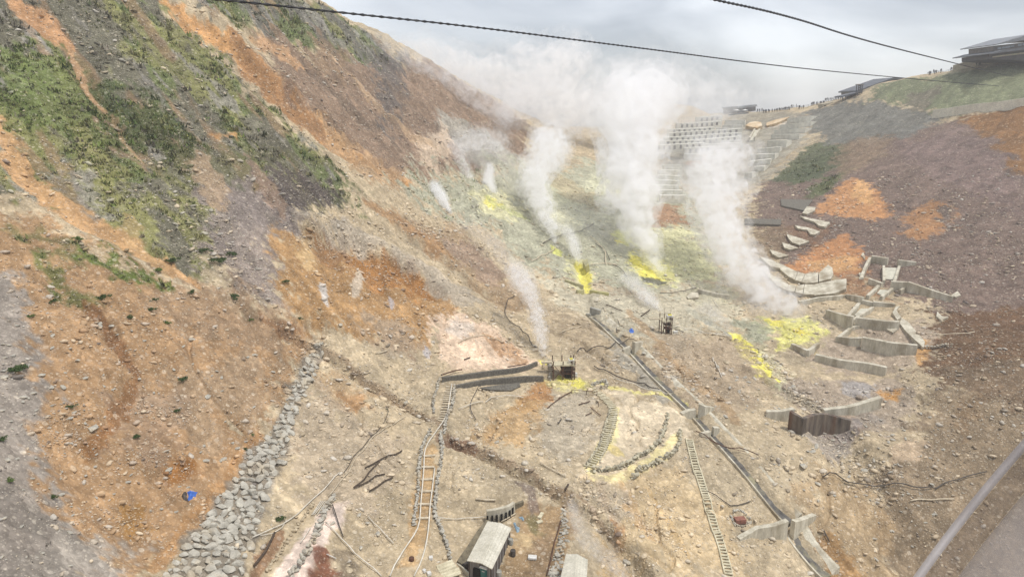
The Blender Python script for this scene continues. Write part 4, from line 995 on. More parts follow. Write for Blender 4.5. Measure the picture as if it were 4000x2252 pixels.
# terraced retaining walls below the ridge
RW = [((1840, 515), (2110, 503), (2100, 545), (1815, 580)), ((1740, 590), (2100, 560), (2105, 605), (1720, 650)), ((1680, 665), (2050, 637), (2040, 690), (1900, 700), (1650, 712)),
      ((1620, 725), (1955, 710), (1965, 765), (1700, 780), (1615, 770)), ((1600, 795), (1835, 785), (1805, 865), (1560, 868)), ((1480, 885), (1710, 875), (1720, 930), (1690, 945), (1440, 955)),
      ((1390, 965), (1655, 950), (1660, 1015), (1350, 1025)), ((1290, 1040), (1600, 1025), (1605, 1070), (1520, 1090), (1340, 1100)), ((1380, 1112), (1510, 1107), (1530, 1160), (1400, 1165)), ((1290, 1190), (1380, 1180), (1380, 1250), (1290, 1250))]
for k, p in enumerate(RW):
    TL, TR, BR, BL = p[0], p[1], p[2] if len(p) == 4 else p[-3], p[-1]
    hpx = max(30, (BL[1] + BR[1]) / 2 - (TL[1] + TR[1]) / 2) / 3.1525; g_ = hit(*Z2(BL)[0])
    wall('retaining_wall', 'flat grey retaining wall, %s of ten stepping down beside the dark grassy slope' % ORD[k], 'retaining wall', Z2(BL, BR), hpx * mpp(g_) * 1.1, 1.0, M['concrete_far'], 'retaining walls stepping down from the ridge', step=3, deep=4.5, flat=True, sink=3)
RL = [((690, 585), (1010, 550)), ((450, 655), (1000, 620)), ((350, 738), (620, 728), (910, 700)), ((350, 785), (800, 755), (1250, 720)), ((310, 832), (700, 810), (1250, 775)), ((265, 880), (560, 870), (1230, 815)), ((150, 945), (400, 930), (800, 905)), ((540, 970), (900, 950))]
for k, p in enumerate(RL):
    c = hit(*Z2(p[0])[0])
    t = thing('retaining_wall', 'long lattice fronted retaining wall, %s of eight rows behind the steam' % ORD[k], 'retaining wall', c, 'lattice retaining walls behind the steam')
    mb = MB(); wall_mb(mb, Z2(*p), 4.0, 1.2, step=4, deep=2.5, sink=3); fix(mb.build('wall_face', M['concrete_far'], t))
    P = resample(hits(Z2(*p)), 3.2); P = surf(P); o0 = None
    for i in range(1, len(P) - 1):
        if (i // 7) % 3 == 2: continue
        d = Vector(P[i + 1] - P[i - 1]); d.z = 0; d.normalize(); n = Vector((-d.y, d.x, 0))
        if n.dot(Vector((P[i][0], P[i][1], 0))) < 0: n = -n
        mb = MB(); mb.box(Vector(P[i]) - n * .58 + Vector((0, 0, 2.5)), (d, n, Vector((0, 0, 1))), (1.2, .12, 1.9)); mb.build('opening', M['opening'], t)
RB = [((1040, 595), (1290, 600)), ((1010, 660), (1260, 655)), ((930, 690), (1240, 695)), ((640, 850), (1240, 850)), ((560, 900), (1260, 880)), ((540, 1020), (760, 1020)), ((20, 900), (200, 905)), ((0, 965), (170, 970)), ((100, 1020), (280, 1010)), ((290, 1165), (510, 1165)), ((240, 1225), (500, 1235)), ((200, 1290), (490, 1300)), ((170, 1350), (480, 1365)), ((150, 1415), (470, 1425)), ((230, 1480), (520, 1485)), ((240, 1545), (560, 1550))]
for k, p in enumerate(RB):
    wall('retaining_wall', 'low pale retaining wall, %s of sixteen among the drifting steam' % ORD[k], 'retaining wall', Z2(*p), 3.0, 1.0, M['concrete_far'], 'low retaining walls among the steam', step=3, deep=1.5)
ramp = thing('chute', 'pale concrete chute and cap below the cream coloured scar', 'chute', hit(*Z2((1400, 740))[0]))
mb = MB(); slab_mb(mb, Z2((1410, 680), (1465, 680), (1405, 800), (1345, 810)), 1.2); fix(mb.build('chute_bed', M['concrete_pale'], ramp))
for p in (((1412, 675), (1345, 805)), ((1470, 678), (1405, 800))):
    mb = MB(); wall_mb(mb, Z2(*p), 2.2, .8, step=3); fix(mb.build('side_wall', M['concrete'], ramp))
slab('rock_outcrop', 'cream and orange dome shaped scar above the concrete chute', 'rock', Z2((1300, 640), (1350, 600), (1420, 585), (1490, 600), (1505, 640), (1440, 668), (1360, 655)), 2.5, rough_mat('bleached_rock', S(236, 214, 176), S(206, 160, 104), .12, .9, .4, dist=.3), sink=3, lean=.4)
slab('rock_outcrop', 'cream streaked outcrop beside the topmost retaining wall', 'rock', Z2((1560, 590), (1680, 550), (1840, 515), (1800, 545), (1700, 590), (1560, 625)), 1.6, bpy.data.materials['bleached_rock'], sink=3, lean=.4)
# road wall on the far hillside
wall('road_wall', 'long cream road parapet wall crossing the hillside above dark terraces', 'wall', [(3640, 462), (3700, 455), (3850, 434), (4000, 414), (4150, 395)], 3.6, 1.0, rough_mat('cream_parapet', S(240, 232, 206), S(216, 206, 180), .2, .9, .1), step=3)
# stained dam
sd = thing('check_dam', 'rust and black stained check dam face with one long wing, dripping dark water', 'check dam', hit(*Z10((1000, 440))[0]))
mb = MB(); wall_mb(mb, Z10((870, 400), (960, 440), (1040, 440), (1120, 420), (1300, 400)), [1.6, 3.6, 4.2, 4.0, 1.6], .8, flat=True, sink=3); fix(mb.build('dam_face', M['stained'], sd))
mb = MB(); wall_mb(mb, Z10((1110, 330), (1300, 295), (1510, 250)), [1.6, 2.2, 2.0], 1.0, flat=True); fix(mb.build('wing_wall', M['concrete'], sd))
mb = MB(); wall_mb(mb, Z10((710, 310), (800, 340), (895, 345)), [.8, 2.2, 2.4], .9, flat=True); fix(mb.build('wing_wall', M['concrete'], sd))
wall('low_wall', 'low concrete wall below the steam with a sulphur yellow crust beside it', 'wall', Zs((2130, 915), (2300, 960), (2520, 990)), 1.0, .8, M['concrete'])
# ------------------------------------------------------------------ stone walls, kerbs, stairways
def rows_between(L, R, step):
    n = max(4, int(np.linalg.norm(np.diff(L, axis=0), axis=1).sum() / step))
    f = lambda P: resample(P, np.linalg.norm(np.diff(P, axis=0), axis=1).sum() / n + 1e-6)
    a, b = f(L), f(R); k = min(len(a), len(b)); return a[:k], b[:k]
def stone_bank(name, label, Lp, Rp, size, mat, ragged=.25, proud=.18):
    """a bank faced with fitted boulders between two edges"""
    L, R = spline(hits(Lp), 1.0), spline(hits(Rp), 1.0)
    a, b = rows_between(L, R, size)
    mb = MB()
    for i in range(len(a)):
        w = np.linalg.norm(b[i] - a[i]); m = max(2, int(round(w / size)))
        for j in range(m):
            t = (j + .5 + (.5 if i % 2 else 0) + random.uniform(-.16, .16)) / m
            if t > 1.02 + random.uniform(0, ragged / max(1, m) * 2): continue
            p = a[i] * (1 - t) + b[i] * t
            x, y = p[0] + random.uniform(-.12, .12) * size, p[1] + random.uniform(-.12, .12) * size
            n = normal(x, y, 1.5); s = size * random.choice((.45, .56, .62, .7, .82)) * random.uniform(.92, 1.06)
            q = Vector((x, y, ground(x, y)))
            u = n.cross(Vector((0, 1, 0))).normalized(); v = n.cross(u)
            rot = Matrix((u, v, n)).transposed() @ Matrix.Rotation(random.uniform(0, 6.28), 3, 'Z')
            mb.stone(q + n * proud * random.uniform(.2, 1.2), (s * random.uniform(.92, 1.3), s * random.uniform(.9, 1.15), s * .8), rot, sub=random.choice((1, 2, 2, 3)))
    for _ in range(int(len(a) * 6)):
        i = random.randrange(len(a)); t = random.uniform(.02, .98); q = a[i] * (1 - t) + b[i] * t; s = size * random.uniform(.16, .3)
        mb.stone((q[0], q[1], ground(q[0], q[1]) + s * .4), (s * 1.2, s, s), sub=1)
    return tag(mb.build(name, mat), label, 'stone wall')
def kerb(label, pp, size, mat, rows=1, name='stone_kerb', hgt=.5):
    P = spline(hits(pp), size * .72); mb = MB()
    for i, p in enumerate(P):
        for r in range(rows):
            s = size * random.uniform(.38, .62)
            x, y = p[0] + random.uniform(-.22, .22) * size, p[1] + random.uniform(-.22, .22) * size
            mb.stone((x, y, ground(x, y) + s * hgt + r * size * .55), (s * random.uniform(.9, 1.35), s, s * random.uniform(.8, 1.3)), sub=2)
    return tag(mb.build(name, mat), label, 'kerb')
stone_bank('stone_embankment', 'long grey dry stone embankment running down the orange slope', [(1228, 1345), (1150, 1480), (1085, 1640), (965, 1760), (855, 1930), (745, 2080), (600, 2270)],
           [(1262, 1345), (1250, 1400), (1200, 1510), (1140, 1650), (1110, 1760), (1050, 1900), (1000, 2040), (960, 2160), (925, 2290)], 1.12, M['stone'])
stone_bank('stone_wall', 'grey stone wall along the edge of the brown work yard', Z8((1870, 640), (1850, 860), (1795, 1080), (1740, 1280), (1690, 1460)), Z8((1905, 640), (1955, 860), (1910, 1100), (1870, 1300), (1850, 1460)), .62, M['stone'])
kerb('row of grey boulders along the pink path, nearest its dark red bank', Zl((980, 10), (900, 120), (840, 230), (830, 320), (770, 450), (690, 600), (620, 720), (560, 830), (480, 940), (440, 990)), .85, M['stone'], 2)
kerb('broken row of pale stones along the pink path, on its brown bank side', Zl((720, 60), (610, 210), (500, 380), (420, 490), (310, 660), (210, 810), (140, 910)), .6, M['stone_tan'])
kerb('stone kerb beside the log stair path, by the two long pipes', Z9((690, 425), (645, 510), (620, 640), (605, 800), (600, 900), (570, 1080)), .6, M['stone'], 2)
kerb('stone kerb between the log stair path and the hut', Z9((765, 440), (772, 600), (745, 760), (728, 900), (725, 1010), (770, 1130), (810, 1240), (832, 1340)), .62, M['stone'], 2)
kerb('short stone kerb at the upper stairs, farthest from the orange scar', Z9((755, 60), (735, 140), (715, 220), (712, 290)), .6, M['stone'], 2)
kerb('stone kerb along the upper stairs, beside the long pale pole', Z9((865, 110), (845, 240), (805, 340), (790, 440)), .62, M['stone'], 2)
kerb('stone kerb on the outer curve of the yellow hairpin path', Z9((2372, 310), (2335, 460), (2260, 550), (2130, 630), (2020, 690), (1850, 708)), .85, M['stone_yellow'], 2)
kerb('stone kerb ending in a cairn beside the lower end of the yellow path', Z9((2455, 430), (2450, 520), (2400, 590), (2355, 620)), .85, M['stone_yellow'], 2)
kerb('short stone kerb above the orange wash below the yellow path', Z9((2325, 635), (2230, 680), (2160, 720), (2130, 760)), .85, M['stone_yellow'], 2)
kerb('stone kerb along the inner side of the pale stepped path', Z9((1965, 275), (1925, 400), (1890, 520), (1830, 620), (1795, 680)), .55, M['stone_yellow'], 2)
kerb('stone kerb along the outer side of the pale stepped path', Z9((2005, 300), (1968, 430), (1935, 540), (1890, 640)), .5, M['stone_yellow'])
kerb('heap of grey stones at the head of the pale stepped path', Z9((1830, 100), (1880, 85), (1930, 70), (1940, 110), (1900, 120)), .6, M['stone'], 2, name='stone_heap')
kerb('stone pier under the sulphur works platform', Z9((1535, 60), (1545, 20), (1540, -20), (1530, -60)), .6, M['stone'], 3, name='stone_pier')
kerb('stone pier at the bend of the walled path', Z9((1490, -20), (1495, -60), (1500, -100)), .55, M['stone_tan'], 2, name='stone_pier')
kerb('ring of stones round a small red box pit', Z10((480, 990), (540, 985), (590, 1030), (600, 1060), (560, 1090), (490, 1080), (465, 1030), (480, 990)), .45, M['stone'])
kerb('stone wall fragment among rubble near the blue grey gully', Z10((1770, -170), (1860, -165), (1950, -175), (2020, -180)), .7, M['stone'], 2)
mb = MB(); p = hit(*Z10((525, 1060))[0]); mb.box(p + np.array([0, 0, .3]), (Vector((1, .1, 0)).normalized(), Vector((-.1, 1, 0)).normalized(), Vector((0, 0, 1))), (1.6, 1.0, .7))
tag(mb.build('junction_box', rough_mat('faded_red', S(178, 110, 90), S(132, 84, 70), 2)), 'faded red box in the ring of stones', 'box')

def stair(label, pp, n, width, mat, rail=False, group=None, w2=None, tread=.22):
    P = spline(hits(pp), .4)
    s = np.concatenate([[0], np.cumsum(np.linalg.norm(np.diff(P, axis=0), axis=1))])
    t = thing('stairway', label, 'stairs', P[len(P) // 2], group)
    at_ = lambda q: np.array([np.interp(q, s, P[:, k]) for k in range(3)])
    for i in range(n):
        q = s[-1] * (i + .5) / n
        c = at_(q); d = Vector(at_(min(q + .5, s[-1])) - at_(max(q - .5, 0))); d.z = 0; d.normalize(); a = Vector((-d.y, d.x, 0))
        a = (a + d * random.uniform(-.12, .12)).normalized(); w = width * random.uniform(.85, 1.1)
        mb = MB(); z = ground(c[0], c[1]) + .12 + random.uniform(0, .08)
        mb.tube([(c[0] - a.x * w / 2, c[1] - a.y * w / 2, z), (c[0] + a.x * w / 2, c[1] + a.y * w / 2, z + random.uniform(-.05, .05))], tread * .62, 6)
        mb.build('step', mat, t)
    if rail:
        for sg in (-1, 1):
            mb = MB(); Q = []
            for q in np.arange(0, s[-1], .9):
                c = at_(q); d = Vector(at_(min(q + .5, s[-1])) - at_(max(q - .5, 0))); d.z = 0; d.normalize()
                x, y = c[0] - d.y * width / 2 * sg, c[1] + d.x * width / 2 * sg; Q.append((x, y, ground(x, y) + .18))
            mb.tube(Q, .12, 5); mb.build('stringer', mat, t)
    return t
stair('upper flight of close log steps climbing to the walled path', Z9((830, 100), (815, 180), (800, 260), (785, 330), (770, 360)), 16, 1.5, M['wood'])
stair('lower flight of wide spaced pale log steps between two pipes', Z9((690, 560), (675, 660), (672, 755), (668, 850), (655, 945), (640, 1090)), 6, 1.9, M['wood'], tread=.3)
stair('short flight of thick log steps beside the hut', Z8((420, 1300), (450, 1350), (480, 1400), (520, 1470)), 5, 2.6, M['wood_yellow'], tread=.42)
stair('pale winding stair of sulphur dusted logs on the hairpin path', Z9((1835, 120), (1890, 160), (1950, 215), (1985, 270), (1980, 350), (1955, 440), (1925, 520), (1870, 600), (1810, 680)), 44, 1.6, M['wood_yellow'])
stair('long straight ladder like stairway with stringers, beside the channel', Z10((165, 480), (195, 600), (230, 720), (265, 830), (300, 960), (340, 1080), (390, 1220), (430, 1370), (450, 1470)), 52, 1.1, M['wood_yellow'], True)

# walled path to the sulphur works
wall('gabion_wall', 'long dark gabion wall on the uphill side of the walled path', 'wall', Z4((240, 600), (480, 575), (700, 545), (950, 510), (1150, 490), (1290, 455), (1410, 400)), [.9, 1.0, 1.0, 1.0, 1.0, 1.0, .8], .5, M['gabion'])
wall('gabion_wall', 'long dark gabion wall on the downhill side of the walled path', 'wall', Z4((410, 670), (700, 640), (1000, 615), (1250, 600), (1430, 590), (1490, 590)), [.5, .9, 1.1, 1.2, 1.2, .8], .5, M['gabion'])
slab('gabion_wall', 'sagging rounded gabion mat hanging below the walled path', 'wall', Z4((700, 685), (900, 655), (1190, 625), (1205, 668), (1090, 718), (860, 718), (760, 705)), .35, M['gabion'])

# ------------------------------------------------------------------ pipes, hoses, poles and timbers lying about
def pole(name, label, cat, pp, r, mat, lift=.05, sag=True, group=None, step=1.5, ends=None):
    P = spline(hits(pp), step); P = surf(P, r + lift)
    if not sag:
        P = np.linspace(P[0], P[-1], len(P))
        if ends: P[:, 2] += np.linspace(ends[0], ends[1], len(P))
    mb = MB(); mb.tube(P, r, 7)
    return tag(mb.build(name, mat, smooth_=True), label, cat, group)
pole('pipe', 'pale pipe following the log stair path, next to the stone kerb with big boulders', 'pipe', Z9((842, 95), (825, 220), (800, 330), (720, 450), (655, 560), (645, 700), (625, 930), (605, 1110), (500, 1280), (405, 1460)), .1, M['pipe'], .25)
pole('pipe', 'pale pipe following the log stair path on the side of the hut', 'pipe', Z9((722, 690), (705, 840), (690, 960), (680, 1100), (660, 1240), (620, 1370), (575, 1460)), .1, M['pipe'], .25)
pole('pipe', 'pale pipe crossing from the stair path to the curved wall', 'pipe', Z8((330, 740), (470, 765), (700, 755), (950, 735)), .06, M['pipe'], .3)
pole('pipe', 'long twin bend pale pipe draped across the brown bank above the pink path', 'pipe', Zl((-40, 500), (100, 440), (260, 370), (400, 290), (520, 210), (620, 110), (740, -10), (900, -150), (1060, -320)), .07, M['pipe'], .25)
pole('pipe', 'thin pale pipe splitting off the long pipe over the brown bank', 'pipe', Zl((60, 470), (200, 450), (290, 410), (350, 340), (390, 270)), .05, M['pipe'], .2)
for k, (x0, x1) in enumerate(((800, 700), (825, 715), (850, 735), (870, 770))):
    pole('pipe', 'straight pale pipe on the pink path, %s of four in the bundle' % ORD[k].replace('topmost', 'outermost'), 'pipe', Zl((x0 + 20, 30), (x1, 210)), .06, M['pipe'], .15, group='bundle of pipes on the pink path')
pole('pipe', 'short pale pipe lying alone further down the pink path', 'pipe', Zl((690, 370), (560, 560)), .06, M['pipe'], .15)
pole('pipe', 'long bare pole bundle climbing from the pink path past dark timbers', 'pole', Z9((-30, 890), (70, 760), (160, 620), (250, 520), (340, 430), (440, 375), (505, 330)), .06, M['wood'], .2)
pole('pipe', 'thin bent bare pole beside the long pole bundle', 'pole', Z9((80, 720), (200, 560), (300, 440), (380, 330), (395, 280), (380, 250)), .05, M['hose'], .2)
pole('pole', 'pale pole bowed over the tan slope below the walled path', 'pole', Z4((450, 955), (700, 870), (850, 815), (1020, 790), (1120, 800), (1245, 820)), .075, M['pipe'], .35)
pole('pole', 'dark crooked pole crossing under the bowed pale pole', 'pole', Z4((690, 680), (640, 780), (590, 900), (610, 1000), (660, 1090)), .07, M['hose'], .3)
pole('pole', 'pale pole lying beside the stream gully above the yard', 'pole', Z8((1605, 65), (1750, 150), (1925, 240)), .09, M['wood'], .2)
pole('timber', 'pale square timber lying alone above the curved wall', 'timber', Z8((815, 515), (1060, 530)), .14, M['wood'], .15)
pole('timber', 'small plank lying across the stream above the yard', 'timber', Z8((1915, 410), (1955, 340)), .16, M['wood_dark'], .2)
pole('pole', 'pale pole leaning straight on the slope below the yellow sulphur flow', 'pole', Z5((1525, 785), (1635, 1025)), .09, M['pipe'], .15)
pole('pole', 'pale pole lying in the foot of the drifting steam', 'pole', Z5((1525, 65), (1600, 165)), .09, M['pipe'], .2)
pole('hose', 'pale hose running from the second works platform to the sulphur flow', 'hose', Z5((1030, 425), (1200, 430), (1350, 460), (1500, 490), (1720, 530)), .1, M['pipe'], .25)
pole('hose', 'dark hose running alongside the pale hose by the second works', 'hose', Z5((1060, 450), (1120, 455), (1160, 475)), .1, M['hose'], .25)
pole('hose', 'long dark hose crossing the channel near the square spillway', 'hose', Z5((-140, 720), (0, 685), (170, 665), (330, 605), (460, 580), (560, 575)), .1, M['hose'], .35)
pole('pipe', 'dark pipe from the sulphur works along the yellow stained edge to the channel', 'pipe', Z9((1850, -30), (1960, 15), (2080, 70), (2180, 100), (2290, 130), (2400, 160)), .11, M['hose'], .3)
pole('pipe', 'pale pipe parallel to the dark pipe on the yellow stained edge', 'pipe', Z9((1990, 45), (2090, 85), (2190, 118), (2300, 142), (2400, 163)), .07, M['pipe'], .3)
pole('hose', 'thin curved hose looping round the steam column to the works', 'hose', Zm5((1290, 740), (1230, 800), (1222, 870), (1260, 930), (1330, 970), (1390, 1030), (1410, 1090), (1450, 1110)), .09, M['hose'], .25)
pole('pipe', 'dark pipe with kinked end beside the steaming ridge of grey mud', 'pipe', Zs((1660, 945), (1830, 940), (2000, 910), (2110, 885)), .1, M['hose'], .4)
pole('pipe', 'pale pipe climbing to the pond of broken rock by the steam', 'pipe', Zs((80, 555), (200, 480), (380, 385)), .12, M['wood'], .4)
pole('pipe', 'long grey pipe bridging the sulphur field', 'pipe', Zs((220, 340), (330, 275), (450, 235), (600, 205), (700, 180), (850, 90)), .12, M['hose'], .5)
pole('pipe', 'thick bent pipe dropping through the middle of the sulphur field', 'pipe', Zs((800, 240), (900, 330), (985, 420), (990, 520), (1000, 600)), .14, M['wood'], .5)
pole('pipe', 'grey pipe dropping beside the thick bent pipe', 'pipe', Zs((870, 345), (960, 400), (1010, 460), (1045, 545)), .11, M['hose'], .5)
pole('pipe', 'grey pipe lying across to the pale concrete block', 'pipe', Zs((810, 600), (920, 585), (1020, 575), (1100, 595)), .12, M['wood'], .4)
pole('pipe', 'dark pipe angled above the steaming mud mound', 'pipe', Zs((1080, 595), (1180, 650), (1260, 740)), .1, M['hose'], .4)
pole('timber', 'pair of dark timbers stacked behind the second works', 'timber', Zs((1430, 1225), (1535, 1150)), .14, M['wood_dark'], .2)
pole('pole', 'dark pole lying on the tan bank below the weir', 'pole', Zs((1000, 1085), (1100, 1120), (1200, 1160)), .12, M['wood_dark'], .2)
pole('pole', 'long thin pole lying across rubble by the steam column', 'pole', Zs((430, 1440), (560, 1380), (700, 1345)), .09, M['wood'], .25)
pole('pole', 'crossed pale plank, longer of the pair below the channel head', 'plank', Z5((355, 310), (435, 410)), .1, M['wood'], .2)
pole('pole', 'crossed pale plank, shorter of the pair below the channel head', 'plank', Z5((375, 395), (440, 380)), .1, M['wood'], .25)
pole('hose', 'coil of grey hose near the blue tarpaulin by the channel', 'hose', Z5((340, 420), (330, 460), (370, 475), (385, 450), (360, 425), (345, 440)), .08, M['hose'], .1)
pole('pole', 'rusty rail climbing from the yellow path corner', 'rail', Z4((1540, 940), (1620, 870), (1720, 800), (1840, 735)), .09, M['rust'], .2)
pole('pole', 'rusty pole dropping from the rail frame onto the yellow bank', 'pole', Z4((2070, 930), (2195, 1030)), .08, M['rust'], .2)
pole('timber', 'short dark beam on the grey bank inside the hairpin', 'timber', Z4((1925, 895), (2060, 855)), .09, M['rust'], .15)
pole('timber', 'small dark beam below the short beam inside the hairpin', 'timber', Z4((2010, 1025), (2090, 990)), .08, M['rust'], .15)
pole('timber', 'grey stub of timber on the pale grey bank', 'timber', Z4((1670, 1130), (1710, 1075)), .1, M['hose'], .15)
pole('timber', 'dark plank edging the uphill end of the walled path', 'timber', Z4((230, 555), (380, 505), (490, 485)), .13, M['rust'], .5)
pole('timber', 'long rusty plank edging the walled path near the works', 'timber', Z4((1050, 470), (1270, 432)), .11, M['rust'], .8)
pole('timber', 'short charred log on the pink clay scar', 'log', Z4((515, 340), (590, 315)), .12, M['wood_dark'], .15)
pole('timber', 'short pale pole lying in the grey clay hollow', 'pole', Zm5((305, 1150), (390, 1130)), .1, M['wood'], .2)
pole('pole', 'bent grey pole low on the bleached clay scar', 'pole', Zm5((890, 1075), (960, 1040), (1050, 1020), (1130, 1045), (1200, 1070)), .08, M['wood'], .2)
for k, (p, lb) in enumerate((((230, 690, 340, 630, 490, 570), 'uppermost dark fallen tree trunk near the pole bundle'), ((150, 830, 190, 800, 340, 635), 'forked dark fallen trunk rising from the timber tangle'), ((150, 830, 270, 770, 370, 735), 'middle dark fallen trunk in the timber tangle'), ((260, 855, 340, 800, 425, 760), 'lowest dark fallen trunk in the timber tangle'))):
    pole('fallen_trunk', lb, 'log', Z9(*[(p[i], p[i + 1]) for i in range(0, 6, 2)]), .11, M['wood_dark'], .2)
pole('pole', 'white pole slanting over grey rubble above the pale steps', 'pole', Zl((1410, 235), (1510, 350), (1640, 480), (1730, 575)), .06, M['pipe'], .3)
pole('pipe', 'long pale pipe dropping past the big rounded boulder', 'pipe', Zl((880, 310), (1000, 440), (1130, 560), (1230, 690), (1400, 830), (1500, 900), (1580, 990)), .07, M['pipe'], .3)
pole('pole', 'grey pole leaning past the big rounded boulder by the pink path', 'pole', Zl((965, 90), (1010, 230), (1050, 360), (1100, 500)), .07, M['hose'], .3)
pole('pole', 'dark plank propped along the brown bank below the embankment', 'plank', Zl((240, 450), (160, 620), (60, 770), (-20, 870)), .14, M['wood_dark'], .3)
pole('pole', 'short white stake on the dark red bank', 'stake', Zl((890, 705), (1010, 760)), .06, M['white'], .2)
pole('cable', 'black cable sagging over the boulder field below the stained dam', 'cable', Z10((1110, 765), (1280, 800), (1500, 832), (1740, 830), (1960, 810), (2120, 760), (2270, 725)), .1, M['hose'], .5)
pole('pole', 'pale pole on boulders under the black cable', 'pole', Z10((1730, 925), (1900, 918), (2040, 912)), .1, M['wood'], .3)
pole('pole', 'long rusty pole lying across the channel at the broken dam', 'pole', Z10((210, 450), (330, 520), (480, 570), (655, 620)), .08, M['rust'], .8)
pole('pole', 'thin rusty pole beside the one across the channel', 'pole', Z10((240, 490), (380, 545), (560, 595)), .05, M['rust'], .8)
pole('hose', 'thin dark hose trailing down to the ring of stones', 'hose', Z10((290, 850), (370, 890), (440, 950), (520, 950), (600, 925)), .07, M['hose'], .2)
pole('timber', 'grey timber standing in orange rubble beyond the large V dam', 'timber', Z10((1118, 1135), (1158, 1215)), .1, M['hose'], .3)
pole('cable', 'thin pale cable across the dark bank near the cracked shard', 'cable', Z7((1980, 985), (2200, 985), (2400, 975), (2540, 955)), .1, M['wood'], .4)

# ------------------------------------------------------------------ huts, toilet and yard
def plane(px, py, z):
    d = raydir(px, py); return d * (z / d[2])
def hut(label, FL, RF, FR, BL, RB_, BR, zg, eave, rise, overhang=.25):
    q = {k: np.array(plane(*Z8(p)[0], zg + eave + (rise if k in ('RF', 'RB') else 0))) for k, p in (('FL', FL), ('RF', RF), ('FR', FR), ('BL', BL), ('RB', RB_), ('BR', BR))}
    c = np.mean([q[k] for k in ('FL', 'FR', 'BL', 'BR')], 0); c[2] = zg
    t = thing('hut', label, 'hut', c)
    th = np.array([0, 0, .09])
    for a, b in (('FL', 'RF'), ('RF', 'FR')):
        A, B = q[a], q[b]; C_, D = q[{'RF': 'RB', 'FR': 'BR'}[b]], q[{'FL': 'BL', 'RF': 'RB'}[a]]
        mb = MB(); vs = [A, B, C_, D]; mb.add([v + th for v in vs] + vs, [(0, 1, 2, 3), (7, 6, 5, 4), (0, 4, 5, 1), (1, 5, 6, 2), (2, 6, 7, 3), (3, 7, 4, 0)])
        ro = fix(mb.build('roof', M['roof'], t))
        mb = MB()
        for f in np.linspace(.12, .92, 4):
            mb.bar(A * (1 - f) + B * f + th * 1.3, D * (1 - f) + C_ * f + th * 1.3, .07, .06)
        mb.build('roof_seam', M['roof'], ro)
    ins = lambda k: (c[:2] + (q[k][:2] - c[:2]) * (1 - .32 / np.linalg.norm(q[k][:2] - c[:2]) * 1.2))
    cs = [ins(k) for k in ('FL', 'FR', 'BR', 'BL')]
    for i in range(4):
        a, b = cs[i], cs[(i + 1) % 4]; mb = MB()
        top = zg + eave - .1
        mid = (a + b) / 2; rz = top + (rise if i in (0, 2) else 0)
        d = np.append(b - a, 0); d /= np.linalg.norm(d); n = np.array([d[1], -d[0], 0]) * .06
        A3 = [np.array([a[0], a[1], zg - .4]), np.array([b[0], b[1], zg - .4]), np.array([b[0], b[1], top]), np.array([mid[0], mid[1], rz - .02]), np.array([a[0], a[1], top])]
        mb.add([v + n for v in A3] + [v - n for v in A3], [(0, 1, 2, 3, 4), (9, 8, 7, 6, 5)] + [(k, k + 5, (k + 1) % 5 + 5, (k + 1) % 5) for k in range(5)])
        w = fix(mb.build('wall', M['siding'], t))
        mb = MB()
        L = np.linalg.norm(b - a)
        for f in np.linspace(.03, .97, max(3, int(L / 1.1))):
            p = a * (1 - f) + b * f; mb.bar((p[0] + n[0] * 1.6, p[1] + n[1] * 1.6, zg - .2), (p[0] + n[0] * 1.6, p[1] + n[1] * 1.6, top), .1, .1)
        mb.build('batten', M['wood_dark'], w)
    return t, q, c
_p = hit(*Z8((880, 1420))[0]); zg1 = float(_p[2])
t1, q1, c1 = hut('long grey roofed shed with vertical sidings in the work yard', (705, 1260), (880, 1292), (1015, 1365), (960, 775), (1120, 797), (1255, 860), zg1, 2.5, .45)
front = (q1['FL'] + q1['FR']) / 2; fd = q1['FR'] - q1['FL']; fd[2] = 0; fd /= np.linalg.norm(fd); fn = np.array([fd[1], -fd[0], 0])
mb = MB(); pp_ = q1['FL'] * .62 + q1['FR'] * .38; mb.box((pp_[0] - fn[0] * .12, pp_[1] - fn[1] * .12, zg1 + .85), (fd, fn, (0, 0, 1)), (1.0, .3, 1.8)); mb.build('door', M['dark'], t1)
_p = hit(*Z8((2050, 1480))[0]); zg2 = float(_p[2])
t2, q2, c2_ = hut('pale flat roofed shed cut by the frame beside steam', (1838, 1560), (2030, 1575), (2170, 1640), (1925, 1180), (2062, 1180), (2195, 1250), zg2, 2.4, .35)
def toilet():
    b = np.array(plane(*Z8((930, 1500))[0], zg1)); b[2] = zg1 + .0
    t = thing('portable_toilet', 'teal portable toilet with white roof in front of the long shed', 'toilet', b)
    X, Y, Zv = Vector(fd), Vector(fn), Vector((0, 0, 1))
    mb = MB(); mb.box(b + np.array([0, 0, 1.05]), (X, Y, Zv), (.95, .95, 2.1)); mb.build('body', M['teal'], t)
    mb = MB(); mb.box(b + np.array([0, 0, 2.16]), (X, Y, Zv), (1.06, 1.06, .14)); mb.box(b + np.array([0, 0, 2.27]), (X, Y, Zv), (.9, .9, .1)); mb.build('roof', M['white'], t)
    mb = MB(); mb.box(b + fn * .49 + np.array([0, 0, 1.0]), (X, Y, Zv), (.66, .05, 1.8)); d = mb.build('door', M['teal'], t)
    mb = MB(); mb.box(b + fn * .52 + fd * .02 + np.array([0, 0, 1.72]), (X, Y, Zv), (.36, .02, .12)); mb.build('sign', M['white'], d)
toilet()
slab('block_wall', 'sloping stepped block wall behind the long shed', 'wall', Z8((945, 780), (975, 800), (860, 1010), (720, 1240), (690, 1310), (640, 1335), (580, 1285), (700, 1110), (830, 920)), .5, M['block'], sink=1)
wall('low_wall', 'low concrete kerb below the stepped block wall', 'wall', Z8((580, 1290), (650, 1370), (730, 1460)), .4, .25, M['concrete'])
